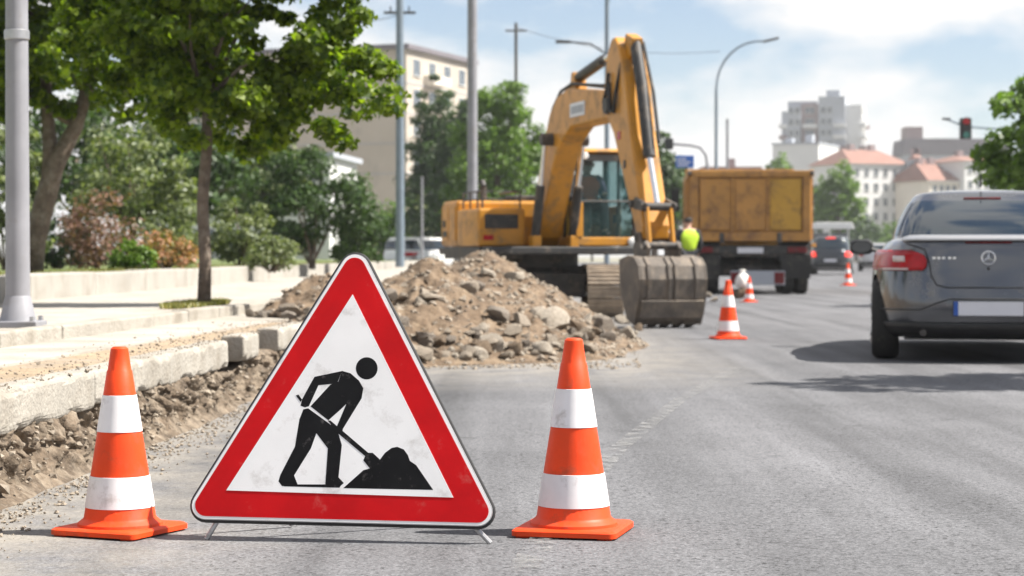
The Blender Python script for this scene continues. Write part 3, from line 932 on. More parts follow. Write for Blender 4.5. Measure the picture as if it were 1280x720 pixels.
tree('roadside_tree', 'leafy roadside tree beyond the grey sedan', 'tree', (9.02, 33, .12), [(0, 0, 0, .12), (.05, 0, 1.4, .10), (0, 0, 2.6, .07)],
     [((0, 0, 2.6), (1.5, 1.3, .9)), ((-.7, 0, 2.1), (.85, .9, .6)), ((.2, 0, 3.4), (1.15, 1.1, .7)), ((.8, 0, 2.4), (1, 1, .8))], .17, 7000, L_MID, clump=.3, nclump=70)
tree('roadside_tree', 'roadside tree casting the streaked shade behind the grey sedan', 'tree', (6.35, 12.9, .12), [(0, 0, 0, .11), (.0, 0, 1.6, .09), (0, 0, 2.8, .06)],
     [((0, 0, 4.0), (1.2, 1.0, 1.0)), ((-.7, 0.3, 3.3), (.7, .7, .5)), ((.5, 0, 3.4), (.8, .6, .7)), ((-.2, -.3, 4.8), (.8, .5, .5))], .15, 4200, L_MID, clump=.22, nclump=46)

# grass: tufts nobody could count
def grass(name, label, xs, n, h, z):
    P, V, Fc = [], [], []
    for i in range(n):
        x, y, zz = xs(i)
        a = rng.uniform(0, 6.28); l = h * rng.uniform(.5, 1.3); w = 0.006 + 0.05 * h
        dx, dy = math.cos(a) * w, math.sin(a) * w
        lx, ly = rng.normal() * l * .4, rng.normal() * l * .4
        k = len(V)
        V += [(x - dx, y - dy, zz), (x + dx, y + dy, zz), (x + lx, y + ly, zz + l)]
        Fc.append((k, k + 1, k + 2))
    me = bpy.data.meshes.new(name); me.from_pydata(V, [], Fc); me.materials.append(L_GRASS)
    return tag(link_mesh(name, me), label, 'grass', None, 'stuff')
tb = gp(255, 382, ZP2)
def patch_pt(i):
    r, a = math.sqrt(rng.random()), rng.uniform(0, 6.28)
    return (tb.x - .06 + .20 * r * math.cos(a), tb.y + 1.15 * r * math.sin(a), ZP2 + .004)
grass('grass', 'dry grass patch round the foot of the street tree', patch_pt, 2600, .035, ZP2)
grass('grass', 'green grass along the top of the garden wall', lambda i: (lambda y: (wx(y) - .28 - abs(rng.normal()) * .5, y, .595))(rng.uniform(14, 60)), 9000, .07, .6)
me = MB().lathe([(0.001, 0.014), (.15, .012), (.21, 0.0)], 24, capends=False).build('planting_soil', M['soil'], None, smooth='all')
me.location = (tb.x - .06, tb.y, ZP2); me.scale = (1, 5.6, 1); tag(me, kind='structure')

# ------------------------------------------------------------------ warning sign
def fillet(poly, rad, seg=8):
    out = []
    n = len(poly)
    for i in range(n):
        p, a, b = Vector(poly[i]), Vector(poly[i - 1]), Vector(poly[(i + 1) % n])
        da, db = (a - p).normalized(), (b - p).normalized()
        half = da.angle(db) / 2
        t = rad / math.tan(half)
        c = p + (da + db).normalized() * (rad / math.sin(half))
        s, e = p + da * t - c, p + db * t - c
        a0 = math.atan2(s.y, s.x); a1 = math.atan2(e.y, e.x)
        d = (a1 - a0 + math.pi) % (2 * math.pi) - math.pi
        out += [tuple(c + Vector((math.cos(a0 + d * k / seg), math.sin(a0 + d * k / seg))) * rad) for k in range(seg + 1)]
    return out

def inset(poly, d):
    """Move the edges of a convex polygon inwards by d."""
    n = len(poly); c = sum((Vector(p) for p in poly), Vector((0, 0))) / n
    lines = []
    for i in range(n):
        p, q = Vector(poly[i]), Vector(poly[(i + 1) % n])
        t = (q - p).normalized(); nn = Vector((-t.y, t.x))
        if nn.dot(c - p) < 0: nn = -nn
        lines.append((p + nn * d, t))
    out = []
    for i in range(n):
        (p, t), (q, s) = lines[i - 1], lines[i]
        den = t.x * s.y - t.y * s.x
        k = ((q.x - p.x) * s.y - (q.y - p.y) * s.x) / den
        out.append(tuple(p + t * k))
    return out

sg_base = gp(433, 679); sg_base.z = 0
yaw, lean = R(6), R(11)
U = Vector((math.cos(yaw), -math.sin(yaw), 0))
back = Vector((math.sin(yaw), math.cos(yaw), 0))
Vv = (Vector((0, 0, 1)) * math.cos(lean) + back * math.sin(lean))
Nn = U.cross(Vv)                                   # faces the viewer
rotm = Matrix((U, Vv, Nn)).transposed()
sign = thing('warning_sign', 'red bordered triangular roadworks sign standing between two cones', 'sign', sg_base)
sign.rotation_euler = rotm.to_euler()
eye = Vector((0, 0, HCAM))
def sp(px, py):
    d = ray(px, py)
    t = (sg_base - eye).dot(Nn) / d.dot(Nn)
    q = eye + d * t - sg_base
    return (q.dot(U), q.dot(Vv))
tri = [sp(445, 299), sp(225, 649), sp(628, 659)]
MB().prism(fillet(tri, .042), -.020, -.0005, 'z').build('plate', M['steel'], sign, bevel=.002)
edge = fillet(inset(tri, -.002), .044)
ring = [(x, y, -.014) for x, y in edge]
MB().tube(ring + ring[:2], .0055, 8).build('rim', M['black_edge'], sign, smooth=True)
MB().prism(fillet(inset(tri, .003), .038), -.001, .0004, 'z').build('edge_band', M['sign_white'], sign)
MB().prism(fillet(inset(tri, .0105), .032), 0, .0012, 'z').build('red_border', M['sign_red'], sign)
MB().prism([sp(441, 368), sp(283, 613), sp(567, 622)], .0008, .0024, 'z').build('white_panel', M['sign_white'], sign)
zp = lambda x, y: sp(330 + x / 3.6, 430 + y / 3.6)
def picto(name, pts, off=0):
    MB().prism([zp(*p) for p in pts], .002, .0026 + off * .5, 'z').build(name, M['sign_black'], sign)
picto('pictogram_head', [(463 + 49 * math.cos(a), 110 + 50 * math.sin(a)) for a in [2 * math.pi * k / 28 for k in range(28)]])
picto('pictogram_arm', [(352, 122), (228, 148), (210, 180), (172, 250), (165, 278), (185, 286), (203, 280), (246, 186), (330, 178)])
picto('pictogram_torso', [(352, 121.5), (390, 132), (428, 165), (448, 200), (436, 240), (380, 262), (340, 300), (290, 344), (262, 322), (210, 281), (300, 183), (335, 170)], .0002)
picto('pictogram_arm', [(448, 198), (440, 245), (356, 382), (352, 402), (330, 398), (326, 378), (384, 240), (410, 195)], .0004)
picto('pictogram_leg', [(178, 294), (200, 290), (284, 351), (240, 392), (212, 470), (136, 592), (152, 632), (82, 640), (66, 618), (74, 590), (140, 462), (160, 340)])
picto('pictogram_leg', [(200, 291), (284, 351), (330, 385), (340, 418), (351, 455), (336, 600), (360, 626), (336, 646), (276, 643), (288, 470), (232, 396)], .0003)
picto('pictogram_foot_line', [(82, 632), (350, 632), (340, 647), (90, 641)], .0001)
picto('pictogram_shovel', [(144, 232), (156, 228), (172, 250), (166, 262)], .0006)
picto('pictogram_shovel', [(288, 345), (300, 345), (470, 490), (490, 490), (522, 520), (512, 540), (478, 562), (448, 524), (456, 505), (345, 412), (330, 400)], .0005)
picto('pictogram_heap', [(357, 649), (448, 568), (478, 560), (520, 524), (545, 490), (575, 468), (600, 463), (630, 475), (648, 500), (657, 526), (686, 546), (762, 657)])
for px, py in ((268, 652), (592, 658)):
    u, v = sp(px, py)
    fu, fv = sp(px + (-13 if px < 400 else 20), 680 if px < 400 else 682)
    MB().tube([(u, v + .05, -.026), (u, v, -.026), (fu, 0.004 - .03 * math.tan(lean) * 0 + .003, -.026)], .0075, 8).build('leg', M['steel'], sign, smooth=True)
for sx in (-.12, .12):                       # rear props that keep it from falling back
    a = Vector((sx, .52, -.024)); gpt = rotm.inverted() @ Vector((sx * 1.6, .34, 0.006))
    MB().tube([a, gpt], .0075, 8).build('prop', M['steel'], sign, smooth=True)

# ------------------------------------------------------------------ traffic cones
def make_cone(label, loc, h, rotz, group='red and white traffic cones', tilt=0.0):
    t = thing('traffic_cone', label, 'traffic cone', loc, rotz, group)
    t.rotation_euler = (tilt, 0, rotz)
    k = h / .58
    s = .156 * k
    base = [(-s, -s), (s, -s), (s, s), (-s, s)]
    rings = []
    for ins, z in ((0, 0.006), (0, .020), (.008, .026)):
        rings.append([(x, y, z * k) for x, y in fillet(inset(base, ins * k), .022 * k, 4)])
    MB().loft(rings).build('base', M['orange'], t, smooth=True)
    for fx in (-1, 1):
        for fy in (-1, 1):
            MB().box(fx * s * .78 - .02, fx * s * .78 + .02, fy * s * .78 - .02, fy * s * .78 + .02, 0, .007 * k).build('base_foot', M['orange'], t)
    r0, r1, z0, z1 = .112, .027, .042, .58
    rad = lambda z: (r0 + (r1 - r0) * (z - z0) / (z1 - z0))
    MB().lathe([(.132, .024), (.130, .034), (.120, .042), (.114, .047), (rad(.052), .052), (rad(.2), .2), (rad(.4), .4), (rad(.505), .505), (rad(.507) - .0022, .508), (rad(.56) - .0015, .562), (.027, .574), (.020, .58), (.012, .579)], 40).build('body', M['orange'], t, smooth=True)
    for za, zb in ((.084, .180), (.318, .430)):
        MB().lathe([(rad(za) + .0005, za - .0005), (rad(za) + .0022, za), (rad(zb) + .0022, zb), (rad(zb) + .0005, zb + .0005)], 40, capends=False).build('reflective_band', M['band'], t, smooth=True)
    for ch in t.children:
        if ch.name.split('.')[0] in ('body', 'reflective_band'): ch.scale = (k, k, k)
    return t
c0 = gp(150, 666); make_cone('large orange cone with two white bands beside the dug bank', c0, .545, R(-24))
c1 = gp(717, 666); make_cone('large orange cone with two white bands on the open lane', c1, .570, R(-14))
make_cone('traffic cone on the asphalt beside the digger bucket', gp(910, 424), .575, R(10))
make_cone('small far traffic cone in front of the dark car', gp(1060, 357), .62, R(30))
make_cone('traffic cone tucked behind the stone block with white sack', gp(937, 378) + Vector((.02, .25, 0)), .45, R(20))

# stone block with a sack, by the truck
p = gp(927, 377)
o = link_mesh('stone_block', rock_meshes[4].copy(), None, (p.x, p.y, .13), (0, 0, .4), (.17, .15, .17))
tag(o, 'brown stone block carrying a white sack behind the truck', 'stone')
o.data.materials[0] = M['soil']
mb = MB()
rings = []
for z, r in ((0, .10), (.05, .128), (.14, .125), (.21, .095), (.25, .045), (.27, .035), (.31, .062), (.315, .02)):
    rings.append([((r * (1 + .12 * math.sin(3 * a + z * 9))) * math.cos(a), (r * (1 + .1 * math.cos(4 * a + z * 7))) * math.sin(a) * .85, z) for a in [2 * math.pi * k / 20 for k in range(20)]])
o = mb.loft(rings).build('white_sack', M['sack'], None, smooth='all')
o.location = (p.x + .01, p.y, .255)
tag(o, 'filled white sack sitting on a brown stone block', 'sack')

# ------------------------------------------------------------------ excavator
EXC = thing('excavator', 'yellow crawler excavator with its bucket lowered onto the road', 'excavator', (0.37, 28.4, 0), R(-90 + 15))
EXC.scale = (1, 1, .965)
def part(mb, name, m, par=None, **k): return mb.build(name, M[m], par or EXC, **k)
# undercarriage faces straight down the road while the house is slewed
und = bpy.data.objects.new('undercarriage', MB().box(-.75, .75, -.62, .62, .26, .60).box(-.35, .35, -.7, .7, .42, .70).mesh('undercarriage', M['dark']))
COL.objects.link(und); und.parent = EXC; und.rotation_euler = (0, 0, R(-15))
TL, TR_, ZC = 1.02, .33, .36
def track_path(s):                           # closed run of the chain; returns x, z, angle
    per = 4 * TL + 2 * math.pi * TR_
    s = (s % 1) * per
    if s < 2 * TL: return (-TL + s, ZC + TR_, 0.0)
    s -= 2 * TL
    if s < math.pi * TR_:
        a = s / TR_; return (TL + TR_ * math.sin(a), ZC + TR_ * math.cos(a), -a)
    s -= math.pi * TR_
    if s < 2 * TL: return (TL - s, ZC - TR_, -math.pi)
    a = (s - 2 * TL) / TR_
    return (-TL - TR_ * math.sin(a), ZC - TR_ * math.cos(a), -math.pi - a)
shoe = MB().box(-.082, .082, -.24, .24, -.012, .012).box(-.07, -.05, -.235, .235, .012, .032).box(-.01, .01, -.235, .235, .012, .032).box(.05, .07, -.235, .235, .012, .032).mesh('track_shoe', M['track'])
for sy_ in (-.86, .86):
    mb = MB().box(-.95, .95, -.10, .10, .20, .52).lathe([(.29, -.06), (.29, .06)], 24, (TL, 0, ZC), 'y').lathe([(.29, -.06), (.29, .06)], 24, (-TL, 0, ZC), 'y')
    for kx_ in (-.7, -.35, 0, .35, .7): mb.lathe([(.09, -.09), (.09, .09)], 14, (kx_, 0, .13), 'y')
    tr = part(mb, 'track', 'dark')
    tr.rotation_euler = (0, 0, R(-15)); tr.location = Matrix.Rotation(R(-15), 3, 'Z') @ Vector((0.28, sy_, 0))
    for k in range(36):
        x, z, a = track_path(k / 36)
        link_mesh('track_shoe', shoe, tr, (x, 0, z), (0, -a, 0))
part(MB().lathe([(.55, .68), (.55, .86)], 32), 'slew_ring', 'dark', smooth=True)
part(MB().box(-1.75, 1.30, -1.02, 1.02, .86, .97), 'deck', 'blackpaint', bevel=.02)
# engine house and counterweight
cw = [(-2.05 + .35 * (1 - math.cos(a)), 1.08 * math.sin(a)) for a in [R(-90) + R(180) * k / 14 for k in range(15)]]
cwp = [(-1.30, -1.08)] + [(-1.72 - .36 * math.cos(t), 1.08 * (t / R(90))) for t in [R(-78) + R(156) * k / 12 for k in range(13)]] + [(-1.30, 1.08)]
part(MB().prism(cwp, .98, 1.60, 'z'), 'counterweight', 'yellow', bevel=.05)
part(MB().box(-1.28, -.42, -1.07, 1.07, .975, 1.64), 'engine_cover', 'yellow', bevel=.04)
part(MB().box(-.40, .82, -1.07, -.42, .975, 1.50), 'tank_housing', 'yellow', bevel=.03)
th = bpy.data.objects['tank_housing']
MB().box(.818, .832, -.98, -.52, 1.22, 1.42).build('vent_panel', M['blackpaint'], th, bevel=.006)
for k in range(4): MB().box(.83, .842, -.96, -.54, 1.245 + k * .045, 1.262 + k * .045).build('louvre', M['dark'], th)
MB().box(.818, .83, -1.0, -.86, 1.06, 1.13).build('lamp', M['redlens'], th)
ec = bpy.data.objects['engine_cover']
for x0, x1 in ((-1.22, -.88), (-.84, -.46)):
    MB().box(x0, x1, -1.084, -1.066, 1.06, 1.56).build('service_door', M['yellow'], ec, bevel=.006)
MB().box(-1.18, -.95, -1.094, -1.08, 1.12, 1.2).build('sticker', M['blackpaint'], ec)
MB().box(-1.18, -1.04, -1.094, -1.08, 1.26, 1.36).build('sticker', M['blackpaint'], ec)
part(MB().box(-1.26, .8, -1.05, -.44, .80, .97), 'belly_panel', 'dark', bevel=.01)
mb = MB()
for x in (-.3, .1, .5, .78): mb.tube([(x, -1.0, 1.5), (x, -1.0, 1.74)], .014, 6)
mb.tube([(-.3, -1.0, 1.74), (.78, -1.0, 1.74), (.78, -.48, 1.74), (-.3, -.48, 1.74)], .014, 6)
mb.tube([(.78, -.48, 1.5), (.78, -.48, 1.74)], .014, 6).tube([(-.3, -1.0, 1.63), (.78, -1.0, 1.63), (.78, -.48, 1.63)], .012, 6)
part(mb, 'handrail', 'dark', smooth=True)
part(MB().tube([(-.95, -.55, 1.62), (-.95, -.55, 1.86)], .05, 12).tube([(-.95, -.55, 1.86), (-1.02, -.55, 1.94)], .042, 12), 'exhaust', 'dark', smooth=True)
part(MB().box(-1.1, -.6, -.2, .8, 1.63, 1.73), 'hood', 'blackpaint', bevel=.02)
# cab
CX0, CX1, CY0, CY1, CZ0, CZ1 = -.22, 1.14, .22, 1.06, .98, 2.28
fx_ = lambda z: CX1 - .0 - .16 * max(0, (z - 1.6) / .7)
cab = part(MB().box(CX0, CX1, CY0, CY1, CZ0, 1.10), 'cab', 'yellow', bevel=.015)
def cabp(mb, name, m, **k): return mb.build(name, M[m], cab, **k)
cabp(MB().prism([(CX0, CZ1 - .02), (CX1 - .20, CZ1 - .02), (CX1 - .13, CZ1 + .02), (CX1 - .2, CZ1 + .06), (CX0, CZ1 + .06)], CY0 - .02, CY1 + .02), 'roof', 'yellow', bevel=.015)
for yy in (CY0 + .035, CY1 - .035):
    cabp(MB().tube([(CX1 - .03, yy, 1.08), (CX1 - .03, yy, 1.6), (CX1 - .18, yy, CZ1)], .036, 8), 'post', 'blackpaint', smooth=True)
    cabp(MB().tube([(CX0 + .04, yy, 1.08), (CX0 + .04, yy, CZ1)], .04, 8), 'post', 'blackpaint', smooth=True)
    cabp(MB().tube([(.42, yy, 1.08), (.42, yy, CZ1)], .025, 8), 'post', 'blackpaint', smooth=True)
cabp(MB().tube([(CX1 - .02, CY0 + .03, 1.6), (CX1 - .02, CY1 - .03, 1.6)], .014, 6), 'crossbar', 'dark', smooth=True)
cabp(MB().box(CX1 - .21, CX1 - .15, CY0 + .05, CY1 - .05, CZ1 - .12, CZ1 - .02), 'header', 'blackpaint')
cabp(MB().box(CX1 - .14, CX1 + .006, CY0 - .02, CY0 + .075, 1.10, 1.58), 'corner_panel', 'yellow', bevel=.01)
cabp(MB().box(CX0, .42, CY0 + .0, CY0 + .03, 1.10, 1.55), 'side_panel', 'yellow', bevel=.006)
cabp(MB().box(CX0, .42, CY1 - .03, CY1, 1.10, 1.55), 'side_panel', 'yellow', bevel=.006)
cabp(MB().box(CX0, CX0 + .03, CY0, CY1, 1.10, 1.7), 'rear_panel', 'yellow', bevel=.006)
cabp(MB().box(CX1 - .045, CX1 - .037, CY0 + .05, CY1 - .05, 1.10, 1.59), 'windscreen', 'cabglass')
cabp(MB().prism([(CX1 - .045, 1.61), (CX1 - .037, 1.61), (CX1 - .182, CZ1 - .11), (CX1 - .19, CZ1 - .11)], CY0 + .05, CY1 - .05), 'windscreen', 'cabglass')
for yy in (CY0 + .01, CY1 - .018):
    cabp(MB().prism([(.45, 1.10), (CX1 - .05, 1.10), (CX1 - .05, 1.6), (CX1 - .2, CZ1 - .04), (.45, CZ1 - .04)], yy, yy + .008), 'side_window', 'cabglass')
    cabp(MB().box(CX0 + .06, .40, yy, yy + .008, 1.56, CZ1 - .04), 'side_window', 'cabglass')
for yy in (CY0 + .14, CY1 - .14):
    cabp(MB().lathe([(.045, 0), (.05, .04), (.04, .05)], 14, (CX1 - .16, yy, CZ1 - .045), 'x'), 'work_lamp', 'whitepaint', smooth=True)
seat = cabp(MB().box(.02, .48, .42, .86, 1.28, 1.38).box(-.02, .08, .42, .86, 1.36, 1.88), 'seat', 'blackpaint', bevel=.04)
cabp(MB().box(.82, .92, .36, .44, 1.10, 1.52).tube([(.80, .40, 1.5), (.74, .40, 1.66)], .014, 6).box(.55, .7, .9, .98, 1.3, 1.42), 'console', 'dark')
part(MB().lathe([(.06, 0), (.065, .05), (.05, .06)], 14, (1.14, .98, 1.04), 'x'), 'headlamp', 'whitepaint', smooth=True)
part(MB().tube([(1.0, 1.1, 1.9), (1.14, 1.22, 1.92)], .012, 6).box(1.12, 1.16, 1.16, 1.30, 1.74, 1.96), 'mirror', 'blackpaint')
# boom, arm, cylinders
BY0, BY1 = -.24, .08
boom_p = [(.38, 1.08), (.62, .94), (.84, 1.10), (1.52, 2.04), (1.85, 2.36), (2.35, 2.54), (3.98, 2.56), (4.10, 2.68), (4.02, 2.86), (3.6, 2.92), (2.2, 3.06), (1.7, 2.98), (1.36, 2.78), (.95, 2.2)]
boom = part(MB().prism(boom_p, BY0, BY1), 'boom', 'yellow', bevel=.025)
def bp(mb, name, m, par=None, **k): return mb.build(name, M[m], par or boom, **k)
bp(MB().lathe([(.10, BY0 - .05), (.10, BY1 + .05)], 20, (3.93, 0, 2.70), 'y'), 'pin', 'dark', smooth=True)
bp(MB().lathe([(.085, BY0 - .16), (.085, BY1 + .16)], 18, (1.52, 0, 2.42), 'y'), 'pin', 'dark', smooth=True)
bp(MB().box(2.35, 2.98, BY0 - .012, BY0 - .002, 2.66, 2.84), 'nameplate', 'plate')
np_ = bpy.data.objects['nameplate']
for i, (x0, x1) in enumerate(((2.41, 2.50), (2.53, 2.61), (2.64, 2.71), (2.74, 2.83), (2.86, 2.93))):
    MB().box(x0, x1, BY0 - .016, BY0 - .011, 2.70, 2.80).build('letter_block', M['b_grey'], np_)
bp(MB().tube([(.9, BY0 + .05, 2.25), (1.34, BY0 + .06, 2.86), (1.7, BY0 + .06, 3.06), (2.2, BY0 + .06, 3.12), (3.4, BY0 + .08, 3.0), (3.8, BY0 + .06, 2.98)], .022, 7)
   .tube([(.9, BY0 + .13, 2.25), (1.34, BY0 + .13, 2.86), (1.7, BY0 + .13, 3.06), (2.2, BY0 + .13, 3.12), (3.4, BY0 + .14, 2.98)], .022, 7), 'hose', 'black_edge', smooth=True)
for yy in (BY0 - .10, BY1 + .10):
    bc = part(MB().tube([(1.02, yy, 1.02), (1.30, yy, 1.80)], .062, 14), 'boom_cylinder', 'blackpaint', smooth=True)
    MB().tube([(1.29, yy, 1.78), (1.52, yy, 2.42)], .034, 12).build('rod', M['chrome'], bc, smooth=True)
    MB().box(.92, 1.14, yy - .06, yy + .06, .95, 1.12).build('bracket', M['yellow'], bc, bevel=.01)
ac = part(MB().tube([(2.15, -.08, 3.20), (3.25, -.08, 3.34)], .072, 14), 'arm_cylinder', 'blackpaint', smooth=True)
MB().tube([(3.2, -.08, 3.335), (3.98, -.08, 3.42)], .038, 12).build('rod', M['chrome'], ac, smooth=True)
MB().prism([(2.0, 3.0), (2.3, 3.0), (2.2, 3.28), (2.1, 3.28)], -.16, 0).build('bracket', M['yellow'], ac, bevel=.01)
MB().lathe([(.06, -.18), (.06, .02)], 14, (3.98, 0, 3.42), 'y').build('pin', M['dark'], ac, smooth=True)
AY0, AY1 = -.24, .08
arm_p = [(4.03, 3.52), (3.86, 3.34), (3.74, 2.86), (3.86, 2.56), (4.10, 2.36), (4.95, 1.14), (5.04, 1.02), (5.20, 1.04), (5.22, 1.20), (4.75, 2.30), (4.52, 3.04), (4.30, 3.40), (4.16, 3.53)]
arm = part(MB().prism(arm_p, AY0, AY1), 'arm', 'yellow', bevel=.02)
MB().lathe([(.10, AY0 - .035), (.10, AY1 + .035)], 20, (3.95, 0, 2.70), 'y').build('pin', M['dark'], arm, smooth=True)
MB().tube([(4.02, AY0 - .03, 2.98), (4.10, AY0 - .035, 2.62), (4.22, AY0 - .035, 2.60), (4.30, AY0 - .03, 2.85), (4.38, AY0 + .02, 3.2)], .024, 7).build('hose', M['black_edge'], arm, smooth=True)
MB().tube([(3.8, AY0 + .05, 3.0), (3.72, AY0 + .05, 2.88), (3.82, AY0 - .03, 2.76), (3.98, AY0 - .04, 2.9), (4.02, AY0 - .03, 3.1)], .022, 7).build('hose', M['black_edge'], arm, smooth=True)
MB().box(4.28, 4.40, AY0 - .008, AY0 - .001, 2.26, 2.36).build('sticker', M['redlens'], arm)
MB().box(4.52, 4.60, AY0 - .008, AY0 - .001, 1.9, 2.0).build('sticker', M['blackpaint'], arm)
kc = part(MB().tube([(4.47, -.08, 3.42), (4.70, -.08, 2.9), (4.98, -.08, 2.02)], .072, 14).tube([(4.5, .0, 3.44), (4.82, .02, 2.8), (5.02, .02, 2.2)], .022, 7), 'bucket_cylinder', 'blackpaint', smooth=True)
MB().tube([(4.97, -.08, 2.05), (5.27, -.08, 1.42)], .036, 12).build('rod', M['chrome'], kc, smooth=True)
MB().prism([(4.22, 3.4), (4.36, 3.2), (4.5, 3.3), (4.54, 3.48), (4.3, 3.56)], -.15, -.01).build('bracket', M['yellow'], kc, bevel=.01)
for yy in (AY0 - .03, AY1 - .008):
    part(MB().prism([(4.86, 1.44), (4.96, 1.40), (5.34, 1.36), (5.36, 1.46), (5.0, 1.54)], yy, yy + .038), 'idler_link', 'dark', bevel=.008)
    part(MB().prism([(5.24, 1.44), (5.34, 1.42), (5.44, .98), (5.36, .94)], yy + .03 * (1 if yy < 0 else -1), yy + .03 * (1 if yy < 0 else -1) + .035), 'bucket_link', 'yellow', bevel=.008)
part(MB().lathe([(.05, AY0 - .05), (.05, AY1 + .05)], 14, (5.29, 0, 1.42), 'y').lathe([(.05, AY0 - .06), (.05, AY1 + .06)], 14, (4.92, 0, 1.46), 'y'), 'pin', 'dark', smooth=True)
# bucket
KY0, KY1 = -.44, .32
prof = [(5.02, .80), (5.34, .85), (5.58, .82), (5.71, .73), (5.755, .57), (5.72, .36), (5.64, .16), (5.55, .035)]
out, inn = [], []
for i, p_ in enumerate(prof):
    a_, b_ = Vector(prof[max(i - 1, 0)]), Vector(prof[min(i + 1, len(prof) - 1)])
    t_ = (b_ - a_).normalized(); n_ = Vector((t_.y, -t_.x))
    inn.append(tuple(Vector(p_) + n_ * .028))
bk = part(MB().prism(prof + inn[::-1], KY0, KY1), 'bucket', 'bucket', bevel=.008)
side = prof + [(5.30, .10), (5.06, .40)]
for yy in (KY0 - .022, KY1 + .002):
    MB().prism(side, yy, yy + .02).build('side_plate', M['bucket'], bk, bevel=.004)
for k in range(5):
    yc = KY0 + .08 + k * (KY1 - KY0 - .16) / 4
    MB().prism([(5.60, .075), (5.50, .03), (5.36, -.0), (5.42, .05), (5.52, .085)], yc - .045, yc + .045).build('tooth', M['bucket'], bk, bevel=.006)
for yc in (KY0 + .10, KY0 + .34, KY1 - .34, KY1 - .10):
    o2 = [(x + (x - 5.35) * .05, z + (z - .45) * .04) for x, z in prof[2:7]]
    MB().prism(prof[2:7] + o2[::-1], yc - .02, yc + .02).build('wear_strip', M['bucket'], bk)
p6, p5 = prof[6], prof[5]
MB().prism([(5.715, .33), (5.64, .14), (5.68, .12), (5.745, .32)], KY0 + .01, KY1 - .01).build('wear_plate', M['bucket'], bk, bevel=.004)
for yy in (AY0 - .045, AY1 + .005):
    MB().prism([(5.02, .80), (5.48, .80), (5.52, .94), (5.42, 1.02), (5.28, .92), (5.18, 1.12), (5.08, 1.12), (5.0, .95)], yy, yy + .04).build('lug', M['bucket'], bk, bevel=.01)
MB().lathe([(.045, AY0 - .06), (.045, AY1 + .06)], 12, (5.42, 0, .96), 'y').lathe([(.05, AY0 - .06), (.05, AY1 + .06)], 12, (5.12, 0, 1.06), 'y').build('pin', M['dark'], bk, smooth=True)

# ------------------------------------------------------------------ people
def skin(name, nodes, edges, m, par, root=0, sub=2):
    me = bpy.data.meshes.new(name)
    keys = list(nodes)
    me.from_pydata([nodes[k][:3] for k in keys], [(keys.index(a), keys.index(b)) for a, b in edges], [])
    me.materials.append(m)
    o = bpy.data.objects.new(name, me); COL.objects.link(o); o.parent = par
    md = o.modifiers.new('skin', 'SKIN'); md.use_smooth_shade = True
    if not me.skin_vertices: 
        return o
    for i, k in enumerate(keys):
        r = nodes[k][3]
        me.skin_vertices[0].data[i].radius = (r, r if len(nodes[k]) < 5 else nodes[k][4])
        me.skin_vertices[0].data[i].use_root = (i == root)
    s = o.modifiers.new('sub', 'SUBSURF'); s.levels = sub; s.render_levels = sub
    return o

def chain(*ks): return list(zip(ks[:-1], ks[1:]))

